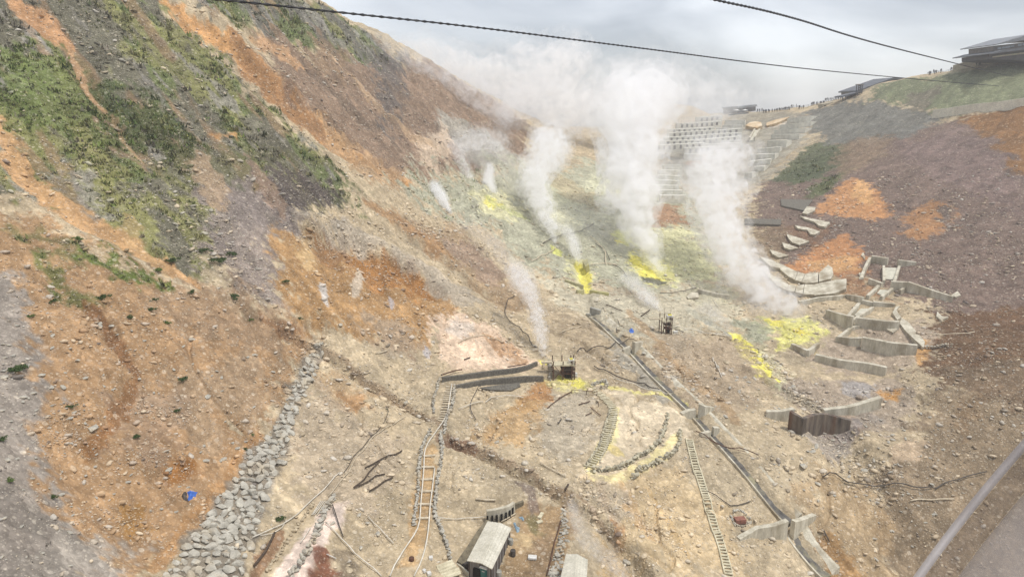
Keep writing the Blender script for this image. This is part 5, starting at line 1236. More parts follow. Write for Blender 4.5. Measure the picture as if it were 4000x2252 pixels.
cw = thing('curved_retaining_wall', 'short curved concrete retaining wall with dark slots above the shed', 'wall', hit(*Z8((1100, 750))[0]))
mb = MB(); wall_mb(mb, Z8((950, 775), (1060, 765), (1180, 735), (1245, 695), (1285, 640)), [1.8, 1.9, 1.9, 1.9, 1.4], .5, step=.7); fix(mb.build('wall_face', M['concrete'], cw))
mb = MB()
for X, Y in ((960, 765), (1020, 768), (1075, 762), (1135, 748), (1190, 730), (1235, 703), (1270, 668)):
    p = hit(*Z8((X, Y + 6))[0]); mb.box(p + np.array([0, -.25, .55]), ((1, 0, 0), (0, 1, 0), (0, 0, 1)), (.28, .3, 1.1))
mb.build('drain_slot', M['dark'], cw)
wall('low_wall', 'low broken stone edge beyond the curved retaining wall', 'wall', Z8((1290, 620), (1340, 595), (1400, 560)), .7, .4, M['block'], step=.7)
pole('timber', 'long rusty edging beam along the brown yard beside the stone wall', 'timber', Z8((1860, 780), (1830, 900), (1780, 1060), (1740, 1250), (1690, 1450)), .09, M['rust'], .15)
pole('timber', 'crooked plank below the curved retaining wall', 'plank', Z8((1130, 795), (1220, 745), (1310, 690)), .09, M['wood'], .2)
def crumple(name, label, cat, pp, mat, lift=.3, thick=.05):
    P = hits(pp); c = P.mean(0); mb = MB(); k = len(P)
    rings = [P, c + (P - c) * .62, c + (P - c) * .28]
    vs = []
    for i, Rg in enumerate(rings):
        for p in Rg: vs.append((p[0], p[1], ground(p[0], p[1]) + (.03, .6, .9)[i] * lift * random.uniform(.5, 1.4)))
    vs.append((c[0], c[1], ground(c[0], c[1]) + lift))
    fs = []
    for i in range(2):
        for j in range(k): fs.append((i * k + j, i * k + (j + 1) % k, (i + 1) * k + (j + 1) % k, (i + 1) * k + j))
    for j in range(k): fs.append((2 * k + j, 2 * k + (j + 1) % k, 3 * k))
    mb.add(vs, fs)
    o = fix(mb.build(name, mat)); md = o.modifiers.new('thick', 'SOLIDIFY'); md.thickness = thick
    return tag(o, label, cat)
crumple('tarpaulin', 'crumpled bright blue tarpaulin on the orange slope by the embankment', 'tarpaulin', Z1((1325, 850), (1350, 845), (1370, 855), (1400, 850), (1385, 885), (1350, 905), (1325, 915), (1335, 880)), M['blue'], .45)
crumple('tarpaulin', 'small blue tarpaulin on the tan bank beside the channel', 'tarpaulin', Z5((500, 430), (540, 420), (560, 455), (545, 475), (510, 470), (495, 450)), M['blue'], .5)
crumple('tarpaulin', 'faded pale blue sheet scrap on the sand heap, closer to the shed roof', 'tarpaulin', Z8((1275, 790), (1300, 780), (1320, 830), (1355, 850), (1350, 900), (1320, 910), (1300, 860)), M['paleblue'], .2)
crumple('tarpaulin', 'faded pale blue sheet scrap below the orange bank', 'tarpaulin', Z8((1340, 720), (1390, 710), (1410, 740), (1400, 770), (1370, 745)), M['paleblue'], .2)
crumple('bag', 'grey bag beside the bright blue tarpaulin', 'bag', Z1((1300, 850), (1325, 860), (1320, 890), (1340, 920), (1300, 905), (1285, 880)), M['hose'], .5)
def block(name, label, cat, p, size, mat, yaw=.3, z0=0):
    q = hit(*p); mb = MB(); X = Vector((math.cos(yaw), math.sin(yaw), 0)); Y = Vector((-math.sin(yaw), math.cos(yaw), 0))
    mb.box(q + np.array([0, 0, size[2] / 2 + z0]), (X, Y, Vector((0, 0, 1))), size)
    o = mb.build(name, mat); b = o.modifiers.new('edge', 'BEVEL'); b.width = min(size) * .12; b.segments = 2
    return tag(o, label, cat)
block('sack', 'flat cream sack lying alone on the brown yard', 'sack', Z8((1512, 1225))[0], (1.15, .75, .3), M['white'], -.1)
block('pallet', 'pale timber pallet standing by the orange bank, upper one', 'pallet', Z8((1615, 715))[0], (.5, 1.4, .35), M['wood_yellow'], -.4)
block('pallet', 'short pale pallet below the upper one on the sand', 'pallet', Z8((1600, 785))[0], (.9, .5, .25), M['wood_yellow'], .5)
block('crate', 'small white box beside the stair path and pipe', 'box', Z8((262, 1240))[0], (.5, .5, .45), M['white'], .1)
block('crate', 'white box on the junk pile at the foot of the stair path', 'box', Z8((240, 1430))[0], (.5, .5, .45), M['white'], .5)
block('crate', 'white box with a hole near the lower pipe end', 'box', Z8((180, 1395))[0], (.4, .4, .4), M['white'], .9)
def tank(label, p, r, h, mat, name='drum'):
    q = hit(*p); t = MB(); n = 14
    prof = [(.0, 0), (r, 0), (r, h * .33), (r * 1.04, h * .36), (r, h * .39), (r, h * .66), (r * 1.04, h * .69), (r, h * .72), (r, h), (r * .85, h), (r * .85, h * .95), (0, h * .95)]
    vs = []; fs = []
    for a, z in prof:
        for k in range(n): vs.append((q[0] + a * math.cos(6.283 * k / n), q[1] + a * math.sin(6.283 * k / n), q[2] + z))
    for i in range(len(prof) - 1):
        for k in range(n): fs.append((i * n + k, i * n + (k + 1) % n, (i + 1) * n + (k + 1) % n, (i + 1) * n + k))
    t.add(vs, fs); return tag(fix(t.build(name, mat)), label, 'drum')
tank('dark drum standing off the long wall of the shed', Z8((1272, 1190))[0], .36, .8, M['hose'])
tank('grey drum close to the shed corner, uphill one', Z8((1245, 1050))[0], .33, .8, M['concrete_grey'])
tank('rusty bin in front of the shed door', Z8((760, 1390))[0], .5, .7, M['rust'])
tank('dark bin behind the rusty bin at the shed corner', Z8((690, 1330))[0], .4, .7, M['hose'])
tank('grey drum in front of the teal toilet', Z8((1095, 1430))[0], .4, .6, M['concrete_grey'])
tank('open rusty pot by the lower pipe', Z8((25, 1250))[0], .32, .4, M['rust'])

# ------------------------------------------------------------------ sulphur works platforms
def works(label, p, W, D, hgt, yaw, cab, leftdeck):
    q = hit(*p); t = thing('works_platform', label, 'platform', q)
    X = np.array([math.cos(yaw), math.sin(yaw), 0]); Y = np.array([-math.sin(yaw), math.cos(yaw), 0]); Zv = np.array([0, 0, 1.0])
    A = lambda x, y, z: q + X * x + Y * y + Zv * z
    mb = MB(); mb.box(A(0, 0, hgt), (X, Y, Zv), (W, D, .18)); mb.build('deck', M['wood_yellow'], t)
    mb = MB(); mb.box(A(-W / 2 - leftdeck / 2, D * .2, hgt + .2), (X, Y, Zv), (leftdeck, D * .45, .16)); mb.build('gangway', M['wood'], t)
    for x in (-W * .48, -W * .05, W * .35, W * .48):
        for y in (-D * .45, D * .45):
            mb = MB(); mb.bar(A(x, y, -1.0), A(x, y, hgt + (1.4 if y > 0 else .9)), .18, .18, (1, 0, 0)); mb.build('post', M['rust'], t)
    for z in (hgt + .85, hgt + .45):
        mb = MB()
        for a, b in ((A(-W / 2, -D * .47, z), A(W / 2, -D * .47, z)), (A(-W / 2, D * .47, z + .4), A(W / 2, D * .47, z + .4)), (A(W / 2, -D * .47, z), A(W / 2, D * .47, z)), (A(-W / 2 - leftdeck, -D * .05, z), A(-W / 2, -D * .05, z))):
            mb.bar(a, b, .08, .08)
        mb.build('railing', M['wood_yellow'], t)
    for z, m_ in ((hgt * .38, 'rust'), (hgt * .66, 'wood_dark')):
        mb = MB(); mb.box(A(W * .18, 0, z), (X, Y, Zv), (W * .6, D * .85, .14)); mb.build('shelf', M[m_], t)
    mb = MB(); mb.bar(A(-W * .45, -D * .47, .1), A(W * .1, -D * .47, hgt), .1, .1); mb.bar(A(W * .1, -D * .47, .1), A(-W * .45, -D * .47, hgt), .1, .1); mb.build('brace', M['rust'], t)
    mb = MB(); mb.box(A(W * .2, 0, hgt * .2), (X, Y, Zv), (W * .3, D * .5, hgt * .36)); mb.build('pump', M['dark'], t)
    mb = MB(); mb.box(A(W * .34, 0, hgt + cab / 2), (X, Y, Zv), (cab * 1.2, D * .5, cab)); c = mb.build('tank', M['white'], t)
    mb = MB(); mb.box(A(W * .34, 0, hgt + cab + .08), (X, Y, Zv), (cab * .7, D * .35, .16)); mb.build('sulphur_cap', M['sulphur'], c)
    mb = MB(); mb.box(A(W * .34, -D * .26, hgt + cab * .55), (X, Y, Zv), (cab * .4, .06, cab * .4)); mb.build('hatch', M['dark'], c)
    for x, h_ in ((-W * .1, 3.0), (W * .5, 3.4)):
        mb = MB(); mb.tube([A(x, D * .4, hgt), A(x + .05, D * .4, hgt + h_)], .06, 5); mb.build('mast', M['wood'], t)
    return t
works('sulphur works platform on rusty posts at the end of the walled path', Z4((1735, 545))[0], 4.4, 2.2, 2.9, .05, .9, 2.2)
works('smaller sulphur works tower beyond the channel under steam', Z5((940, 470))[0], 2.6, 2.2, 3.2, .05, 1.2, 2.6)
block('machine', 'small white tank beside the sulphur works posts', 'tank', Z4((1885, 535))[0], (.7, .6, .8), M['white'], .1)
block('machine', 'white pump box at the foot of the smaller works tower', 'pump', Z5((1065, 480))[0], (1.1, .7, .7), M['white'], .1)
mb = MB()
rf = thing('rail_frame', 'rusty rail frame on posts above the pale grey bank', 'railing', hit(*Z4((1840, 735))[0]))
Q = [hit(*z) for z in Z4((1840, 745), (2020, 760), (2150, 770))]
mb.tube([p + np.array([0, 0, .8]) for p in Q], .06, 5); mb.build('top_rail', M['rust'], rf)
for p in Q + [hit(*z) for z in Z4((2165, 910))]:
    mb = MB(); mb.bar(p + np.array([0, 0, -.3]), p + np.array([0, 0, .85]), .1, .1, (1, 0, 0)); mb.build('post', M['rust'], rf)

# ------------------------------------------------------------------ aerial ropeway cables
def ropeway(label, ab, r, extra=None):
    """ab: bearing and range of points along the cable"""
    P = spline(np.array([raydir(px, py) * t for px, py, t in ab]), .22 if r > 0 else 1)
    n = 12; vs = []; fs = []; tw = 0.0; m = len(P)
    for i in range(m):
        d = Vector(P[min(i + 1, m - 1)] - P[max(i - 1, 0)]).normalized(); s = d.cross(Vector((0, 0, 1))).normalized(); u = s.cross(d)
        tw = i * .22 / .55 * 6.283 / 1.0
        for k in range(n):
            a = 6.283 * k / n; rr = r * (1 + .09 * math.cos(6 * (a) ))
            vs.append(Vector(P[i]) + (s * math.cos(a + tw) + u * math.sin(a + tw)) * rr)
    for i in range(m - 1):
        for k in range(n): fs.append((i * n + k, i * n + (k + 1) % n, (i + 1) * n + (k + 1) % n, (i + 1) * n + k))
    mb = MB(); mb.add(vs, fs)
    return tag(mb.build('ropeway_cable', M['rope']), label, 'cable')
def inv(px, py, e0, e1, x0, x1):
    w = (px - x0) / (x1 - x0); return (px, py, 1 / ((1 - w) / e0 + w / e1))
ropeway('thick twisted steel ropeway cable crossing in front of the smoking slope', [inv(x, y, 11, 40, 870, 3540) for x, y in ((500, -40), (870, 0), (1300, 46), (1900, 112), (2500, 188), (3106, 264), (3540, 306), (3760, 325), (3900, 336))], .026)
ropeway('steel ropeway cable descending through the clouds towards the hilltop building', [inv(x, y, 12, 60, 2795, 3867) for x, y in ((2500, -70), (2795, 0), (3106, 73), (3494, 188), (3867, 280), (3960, 300))], .027)
# ------------------------------------------------------------------ ridge: station, shops, tower, people
def at(px, py, t): return raydir(px, py) * t
XR, YR, ZR = np.array([1.0, 0, 0]), np.array([0, 1.0, 0]), np.array([0, 0, 1.0])
def profile(mb, pts, y0, depth, thick=None):
    """extrude an outline of world points (x, z at the front) back along +Y"""
    k = len(pts); vs = [(x, y0, z) for x, z in pts] + [(x, y0 + depth, z) for x, z in pts]
    mb.add(vs, [tuple(range(k)), tuple(range(k, 2 * k))[::-1]] + [(i, i + k, (i + 1) % k + k, (i + 1) % k) for i in range(k)])
def station():
    c = hit(3440, 345); T = 372.0; y0 = at(3400, 330, T)[1]
    w = lambda X, Y: (lambda d: (d[0] * y0 / d[1], d[2] * y0 / d[1]))(raydir(*Z3((X, Y))[0]))
    t = thing('station_building', 'large dark gabled cable car station on the ridge', 'building', (w(700, 900)[0], y0 + 8, w(700, 900)[1]))
    mb = MB(); profile(mb, [w(450, 800), w(905, 640), w(1200, 668), w(1200, 690), w(905, 662), w(450, 818)], y0 - 1.5, 22); fix(mb.build('roof', M['roof_dark'], t))
    mb = MB(); profile(mb, [w(470, 815), w(905, 664), w(1180, 690), w(1180, 760), w(470, 860)], y0 + 1, 18); fix(mb.build('gable_wall', M['wall_grey'], t))
    mb = MB(); profile(mb, [w(850, 690), w(940, 672), w(940, 760), w(850, 760)], y0 + .6, 1); fix(mb.build('window', M['wall_dark'], t))
    mb = MB(); profile(mb, [w(215, 872), w(600, 782), w(840, 735), w(840, 752), w(600, 800), w(225, 886)], y0 - 5, 8); fix(mb.build('canopy_roof', M['roof_dark'], t))
    mb = MB(); profile(mb, [w(380, 850), w(640, 800), w(840, 752), w(840, 900), w(380, 915)], y0 + 0.2, 6); fix(mb.build('lower_wall', M['wall_dark'], t))
    for X in (260, 300, 345):
        mb = MB(); a, b = w(X, 870 - (X - 260) * .2), w(X, 915); mb.bar((a[0], y0 - 3, a[1]), (b[0], y0 - 3, b[1] - 2), .4, .4, (0, 1, 0)); mb.build('post', M['wall_grey'], t)
    # mast tower
    tt = thing('tower', 'slender lattice tower standing in front of the station', 'tower', (w(410, 880)[0], y0 - 8, w(410, 900)[1]))
    mb = MB()
    for (xa, xb) in ((400, 385), (447, 432)):
        for dy in (0, 2.2):
            a, b = w(xa, 735), w(xb, 890); mb.bar((a[0], y0 - 8 + dy, a[1]), (b[0], y0 - 8 + dy, b[1] - 2), .3, .3, (0, 1, 0))
    mb.build('leg', M['wall_dark'], tt)
    mb = MB()
    for k in range(7):
        a, b = w(398 - k * 2, 745 + k * 22), w(445 - k * 2, 745 + k * 22); mb.bar((a[0], y0 - 8, a[1]), (b[0], y0 - 8, b[1]), .2, .2)
        b2 = w(443 - k * 2, 767 + k * 22); mb.bar((a[0], y0 - 8, a[1]), (b2[0], y0 - 8, b2[1]), .16, .16)
    mb.build('lattice', M['wall_dark'], tt)
    mb = MB(); a = w(422, 733); mb.box((a[0], y0 - 7, a[1]), (XR, YR, ZR), (3.0, 3.6, .5)); mb.build('cap', M['wall_grey'], tt)
station()
def hotel():
    T = 318.0; y0 = at(3950, 220, T)[1]
    w = lambda X, Y: (lambda d: (d[0] * y0 / d[1], d[2] * y0 / d[1]))(raydir(*Z3((X, Y))[0]))
    t = thing('hilltop_building', 'two storey hilltop building with wide eaves and strip windows', 'building', (w(2500, 400)[0], y0 + 10, w(2500, 400)[1]))
    mb = MB(); profile(mb, [w(2105, 240), w(2540, 112), w(3000, 60), w(3500, 110), w(3500, 128), w(2560, 172), w(2110, 250)], y0 - 4, 26); fix(mb.build('upper_roof', M['roof_grey'], t))
    mb = MB(); profile(mb, [w(2148, 250), w(3450, 110), w(3450, 330), w(2148, 330)], y0, 18); fix(mb.build('upper_wall', M['wall_grey'], t))
    for a, b in ((2195, 2235), (2245, 2350), (2360, 2398), (2445, 2490), (2500, 2560)):
        f = lambda X, Y: w(X, Y - (X - 2195) * .17)
        mb = MB(); profile(mb, [f(a, 272), f(b, 272), f(b, 298), f(a, 298)], y0 - .3, .5); fix(mb.build('window', M['glass'], t))
    mb = MB(); profile(mb, [w(1982, 358), w(2145, 315), w(2600, 255), w(3400, 200), w(3400, 225), w(2600, 285), w(1990, 368)], y0 - 7, 28); fix(mb.build('lower_roof', M['roof_dark'], t))
    mb = MB(); profile(mb, [w(2040, 365), w(2600, 285), w(3300, 230), w(3300, 480), w(2040, 420)], y0 - 3, 20); fix(mb.build('lower_wall', M['wall_dark'], t))
    mb = MB(); profile(mb, [w(2080, 385), w(2500, 330), w(2500, 352), w(2080, 402)], y0 - 3.3, .5); fix(mb.build('shopfront', M['beige'], t))
    wall('terrace_wall', 'pale curved terrace wall below the hilltop building', 'wall', Z3((1640, 560), (1850, 520), (2050, 480), (2300, 430), (2560, 400)), [2.0, 4.0, 5.0, 5.0, 5.0], 1.0, M['beige'], step=3, deep=3)
hotel()
def shop():
    c = hit(2910, 437); y0 = c[1] - 2
    w = lambda X, Y: (lambda d: (d[0] * y0 / d[1], d[2] * y0 / d[1]))(raydir(*Z2((X, Y))[0]))
    t = thing('shop_building', 'low dark shop with pale roof at the end of the ridge promenade', 'building', (w(1310, 410)[0], y0 + 4, w(1310, 420)[1]))
    mb = MB(); profile(mb, [w(1190, 372), w(1400, 343), w(1432, 343), w(1438, 362), w(1400, 368), w(1195, 396)], y0 - 1, 12); fix(mb.build('roof', M['roof_grey'], t))
    mb = MB(); profile(mb, [w(1200, 392), w(1425, 362), w(1425, 420), w(1200, 440)], y0, 10); fix(mb.build('wall', M['wall_dark'], t))
    mb = MB(); profile(mb, [w(1060, 378), w(1200, 362), w(1200, 376), w(1060, 390)], y0 - 1, 10); fix(mb.build('side_roof', M['roof_dark'], t))
    mb = MB(); profile(mb, [w(1070, 390), w(1200, 376), w(1200, 440), w(1070, 450)], y0, 8); fix(mb.build('side_wall', M['wall_grey'], t))
    for k, (X, Y) in enumerate(((1175, 408), (1275, 408))):
        p = w(X, Y); pt = thing('parasol', 'white parasol in front of the ridge shop, %s' % ('near its low side wing' if k == 0 else 'below its main roof'), 'parasol', (p[0], y0 - 3, p[1] - 2))
        mb = MB(); n = 8; vs = [(p[0], y0 - 3, p[1] + .5)] + [(p[0] + 2.2 * math.cos(6.283 * i / n), y0 - 3 + 2.2 * math.sin(6.283 * i / n), p[1] - .3) for i in range(n)]
        mb.add(vs, [(0, i + 1, (i + 1) % n + 1) for i in range(n)] + [tuple(range(1, n + 1))[::-1]]); mb.build('canopy', M['white'], pt)
        mb = MB(); mb.tube([(p[0], y0 - 3, p[1] - 3), (p[0], y0 - 3, p[1] + .4)], .06, 5); mb.build('pole', M['white'], pt)
    for k in range(3):
        a, b = w(1060 + 30 * k, 470 + 18 * k), w(1290, 445 + 22 * k)
        mb = MB(); mb.bar((a[0], y0 - 6 - 3 * k, a[1]), (b[0], y0 - 6 - 3 * k, b[1]), 2.6, .9); tag(mb.build('terrace_deck', M['concrete_grey'] if k % 2 else M['wall_dark']), 'long terrace deck below the ridge shop, %s of three' % ('upper', 'middle', 'lowest')[k], 'terrace')
shop()
def bunker():
    c = hit(3225, 412); y0 = c[1] - 1
    w = lambda X, Y: (lambda d: (d[0] * y0 / d[1], d[2] * y0 / d[1]))(raydir(*Z3((X, Y))[0]))
    t = thing('bunker', 'low pale concrete shelter with three small windows under the promenade', 'building', (w(100, 990)[0], y0 + 3, w(100, 1000)[1]))
    mb = MB(); profile(mb, [w(40, 968), w(200, 935), w(210, 985), w(200, 1000), w(45, 1010)], y0, 6); fix(mb.build('wall', M['beige'], t))
    for X, Y in ((75, 990), (128, 980), (182, 975)):
        mb = MB(); profile(mb, [w(X - 12, Y - 9), w(X + 12, Y - 12), w(X + 12, Y + 7), w(X - 12, Y + 10)], y0 - .15, .4); fix(mb.build('window', M['dark'], t))
bunker()
def person_mesh():
    """one continuous standing figure, 1.7 m: rings from the feet up, legs merging at the hip, arms hanging"""
    mb = MB(); n = 8
    def ring(cx, cy, z, rx, ry): return [(cx + rx * math.cos(6.283 * i / n), cy + ry * math.sin(6.283 * i / n), z) for i in range(n)]
    def loft(rs):
        vs = sum(rs, []); fs = [(i * n + k, i * n + (k + 1) % n, (i + 1) * n + (k + 1) % n, (i + 1) * n + k) for i in range(len(rs) - 1) for k in range(n)]
        fs += [tuple(range(n))[::-1], tuple((len(rs) - 1) * n + k for k in range(n))]; mb.add(vs, fs)
    for s in (-1, 1):
        loft([ring(s * .10, .03, 0, .05, .12), ring(s * .10, 0, .10, .05, .06), ring(s * .10, 0, .45, .06, .065), ring(s * .09, 0, .85, .085, .09), ring(s * .06, 0, .95, .09, .1)])
        loft([ring(s * .19, 0, 1.38, .06, .06), ring(s * .24, 0, 1.30, .055, .055), ring(s * .26, .02, 1.08, .045, .045), ring(s * .25, .06, .82, .035, .035), ring(s * .25, .07, .74, .03, .04)])
    loft([ring(0, 0, .85, .15, .1), ring(0, 0, 1.05, .16, .11), ring(0, 0, 1.3, .2, .12), ring(0, 0, 1.42, .17, .1), ring(0, 0, 1.47, .06, .06), ring(0, 0, 1.52, .06, .06), ring(0, .01, 1.57, .085, .1), ring(0, .01, 1.65, .085, .1), ring(0, 0, 1.72, .04, .05)])
    return mb
def people():
    row = [(1445, 400), (1470, 398), (1500, 392), (1517, 388), (1540, 385), (1553, 384), (1580, 380), (1592, 380), (1625, 374), (1655, 371), (1675, 370), (1690, 368), (1712, 364), (1725, 362), (1740, 358), (1755, 357), (1768, 356), (1782, 354), (1795, 353), (1808, 352), (1822, 351), (1840, 352), (1862, 350), (1880, 348), (1925, 342), (1955, 336), (1965, 334), (1990, 334), (2010, 332), (2110, 322), (2125, 320), (2140, 318), (2170, 314), (2185, 312), (2215, 308), (2230, 305), (2250, 302), (2262, 300), (2280, 298), (2300, 296), (2320, 292), (2340, 290), (2360, 287), (2380, 284), (2400, 281), (2420, 277), (2440, 274), (2470, 270), (2490, 266)]
    base = None
    for i, (X, Y) in enumerate(row):
        p = hit(*Z2((X, Y + 10))[0])
        if base is None:
            base = person_mesh().build('person', M['cloth'], origin=(0, 0, 0)); o = base
        else:
            o = base.copy(); COL.objects.link(o)
        o.location = (p[0], p[1], ground(p[0], p[1]) - .02); o.rotation_euler.z = random.uniform(-1, 1) + math.pi; o.scale = [random.uniform(1.15, 1.5)] * 3
        tag(o, 'tiny dark figure standing in the crowd along the ridge promenade', 'person', 'visitors along the ridge promenade')
    for X, Y in ((1350, 552), (1365, 550), (1405, 545), (1420, 538), (1440, 530), (1495, 520), (1620, 500), (1860, 452), (1880, 448), (1905, 440), (1935, 432), (1965, 428), (1980, 424)):
        p = hit(*Z3((X, Y + 16))[0]); o = base.copy(); COL.objects.link(o); o.location = (p[0], p[1], ground(p[0], p[1]) + .1); o.scale = [random.uniform(1.1, 1.4)] * 3
        tag(o, 'tiny hazy figure on the skyline below the hilltop building', 'person', 'visitors below the hilltop building')
people()
def fence(label, pp, h=1.1):
    P = surf(resample(hits(pp), 2.5)); t = thing('railing', label, 'railing', P[0])
    mb = MB()
    for z in (h, h * .55): mb.tube([p + np.array([0, 0, z]) for p in P], .05, 4)
    mb.build('rail', M['wall_dark'], t)
    for p in P[::2]:
        mb = MB(); mb.bar(p, p + np.array([0, 0, h]), .09, .09, (1, 0, 0)); mb.build('post', M['wall_dark'], t)
fence('thin railing along the ridge promenade behind the visitors', Z2((1430, 415), (1700, 378), (1920, 352), (2200, 318), (2480, 275)))
fence('thin railing on the skyline below the hilltop building', Z3((1330, 575), (1500, 535), (1800, 475), (1990, 440)))

# ------------------------------------------------------------------ boulders
def boulder(label, p, rpx, mat, flat=.75, group=None, sub=3):
    q = hit(*p); s = rpx * mpp(q); mb = MB()
    mb.stone((q[0], q[1], q[2] + s * .28), (s * 1.25, s, s * flat), sub=sub)
    return tag(mb.build('boulder', mat), label, 'boulder', group)
for p, r, m, lb in ((Z1((660, 410))[0], 34, 'stone', 'big pale grey boulder alone on the orange slope'), (Z1((1190, 705))[0], 24, 'stone', 'pale wedge shaped boulder above a deep ochre hollow'),
                    (Z1((1455, 632))[0], 20, 'stone', 'flat whitish boulder above the embankment'), (Z1((170, 180))[0], 17, 'stone', 'whitish boulder at the edge of the grey scree'), (Z1((300, 30))[0], 18, 'stone', 'pale flat boulder below the grassy clump'),
                    (Z1((40, 40))[0], 20, 'stone', 'pale boulder beside the grassy clump on the scree'), (Z1((55, 630))[0], 20, 'stone', 'tall grey boulder in the grey scree'), (Z1((505, 510))[0], 12, 'stone', 'rounded grey stone in the stony band'),
                    (Zl((968, 300))[0], 17, 'stone', 'big rounded grey boulder beside the pink path'), (Zl((1535, 440))[0], 16, 'stone', 'pale round boulder by the white pole'), (Zl((1400, 305))[0], 15, 'stone', 'grey boulder at the top of the white pole'),
                    (Zl((1300, 200))[0], 13, 'stone', 'squarish grey boulder above the rubble streak'), (Zl((1850, 170))[0], 17, 'stone_tan', 'flat tan boulder beside the stair path kerb'), (Zl((1320, 605))[0], 13, 'stone', 'round boulder in the loose stone group by the long pipe'),
                    (Zl((1180, 890))[0], 22, 'stone_tan', 'large pale boulder among dark sticks and stones'), (Zl((1160, 830))[0], 12, 'stone_tan', 'tall pale stone behind the large pale boulder'),
                    (Z9((1165, 500))[0], 18, 'stone', 'grey blocky boulder beside the stream, taller of the pair'), (Z9((1120, 540))[0], 13, 'stone_tan', 'tan boulder beside the stream, lower of the pair'), (Z9((520, 220))[0], 15, 'stone', 'rounded grey boulder sitting in the stream gully'),
                    (Z9((340, 235))[0], 13, 'stone_tan', 'tan boulder on the orange bank above fallen trunks'), (Z9((2080, 1350))[0], 26, 'stone', 'big grey rock next to the pale shed in steam'), (Z9((500, 1000))[0], 14, 'stone', 'grey boulder between rubble and the log stairs'),
                    (Zm5((1920, 1090))[0], 12, 'stone_tan', 'flat tan rock by the channel wall'), (Z5((680, 735))[0], 14, 'stone', 'grey rock leaning beside the square spillway'), (Z5((1700, 840))[0], 16, 'stone_tan', 'tan boulder under the yellow sulphur flow'),
                    (Z10((910, 110))[0], 16, 'stone', 'grey boulder above a dark hole near the stained dam'), (Z10((970, 670))[0], 26, 'stone', 'long layered rock below the stained dam'), (Z10((1080, 795))[0], 16, 'stone', 'grey rock at the end of the black cable'),
                    (Z10((1180, 485))[0], 13, 'stone', 'rust edged boulder at the foot of the stained dam'), (Z10((1325, 430))[0], 14, 'stone_tan', 'pale rounded boulder beside the stained dam'), (Z10((1345, 500))[0], 13, 'stone_tan', 'pale boulder below the rounded one by the stained dam'),
                    (Z6((915, 1400 + 0))[0], 15, 'stone', 'angular grey boulder at the tail of the yellow flow'), ((735, 712), 15, 'stone', 'half buried pale boulder at the foot of the grass'), ((660, 905), 16, 'stone_tan', 'dark tan rock on the grassy shoulder'),
                    ((1330, 1272), 16, 'stone', 'dark split boulder at the head of the stream')):
    boulder(lb, p, r * .8, M[m])
ZONES = [('grey boulder lying in the loose debris of the orange slope', 'boulders on the orange slope', [(150, 1150), (500, 1200), (1100, 1420), (950, 1750), (700, 2000), (250, 2050)], 75, (7, 14), 'stone'),
         ('angular grey boulder in the grey scree beside the grass', 'boulders in the grey scree', [(-20, 1150), (100, 1300), (200, 1800), (450, 2200), (100, 2230), (-20, 2200)], 45, (7, 15), 'stone'),
         ('tan boulder on the trampled valley floor', 'boulders on the valley floor', [(1350, 1450), (2050, 1500), (2250, 1950), (1600, 2000), (1100, 1950)], 40, (6, 10), 'stone_tan'),
         ('grey boulder in the rubble beyond the drainage channel', 'boulders beyond the channel', [(2480, 1380), (2800, 1420), (3300, 1650), (3400, 2150), (3150, 1950), (2850, 1700)], 55, (6, 12), 'stone'),
         ('dark boulder on the shaded bank past the stained dam', 'boulders on the shaded bank', [(3350, 1480), (3700, 1600), (3650, 2100), (3400, 2200)], 45, (6, 12), 'stone')]
for lb, gr, poly, n, (r0, r1), m in ZONES:
    Q = np.array(poly, float); protos = []
    k = 0
    while k < n:
        x, y = random.uniform(Q[:, 0].min(), Q[:, 0].max()), random.uniform(Q[:, 1].min(), Q[:, 1].max())
        if sdist(np.array([x]), np.array([y]), Q)[0] < 0: continue
        k += 1
        q = hit(x, y); s = random.uniform(r0, r1) * mpp(q) * (.7 + .5 * random.random() ** 2)
        if len(protos) < 8:
            mb = MB(); mb.stone((0, 0, 0), (1.2, 1, .8), Matrix.Identity(3), seed=k, sub=2); o = mb.build('boulder', M[m], origin=(0, 0, 0)); protos.append(o)
        else:
            o = random.choice(protos).copy(); COL.objects.link(o)
        o.location = (q[0], q[1], ground(q[0], q[1]) + s * .2); o.scale = (s, s, s * random.uniform(.7, 1)); o.rotation_euler = (random.uniform(-.3, .3), random.uniform(-.3, .3), random.uniform(0, 6.28))
        tag(o, lb, 'boulder', gr)

# ------------------------------------------------------------------ loose stones (beyond counting) and grass
def mass(name, label, V, F, colr, mat):
    me = bpy.data.meshes.new(name)
    me.vertices.add(len(V)); me.vertices.foreach_set('co', V.astype(np.float32).ravel())
    nf = len(F); me.loops.add(nf * 3); me.polygons.add(nf)
    me.loops.foreach_set('vertex_index', F.astype(np.int32).ravel()); me.polygons.foreach_set('loop_start', np.arange(0, nf * 3, 3, dtype=np.int32))
    me.update(calc_edges=True)
    ca = me.color_attributes.new('soil', 'FLOAT_COLOR', 'POINT'); c4 = np.ones((len(V), 4), np.float32); c4[:, :3] = colr; ca.data.foreach_set('color', c4.ravel())
    me.materials.append(mat); o = bpy.data.objects.new(name, me); COL.objects.link(o)
    return tag(o, label, None, None, 'stuff')
def attr_mat(name, rough=.95, tw=0.0):
    g = NT(name); a = g.n('ShaderNodeAttribute', attribute_name='soil')
    nz = g.n('ShaderNodeTexNoise', {'Vector': g.n('ShaderNodeNewGeometry').outputs['Position'], 'Scale': 3.0, 'Detail': 4})
    c = g.mix(1.0, a.outputs['Color'], g.ramp(nz.outputs['Fac'], [(.3, .75), (.7, 1.2)]), 'MULTIPLY'); g.l(c, g.b.inputs['Base Color'])
    g.b.inputs['Roughness'].default_value = rough; g.b.inputs['Specular IOR Level'].default_value = .15
    return g.m
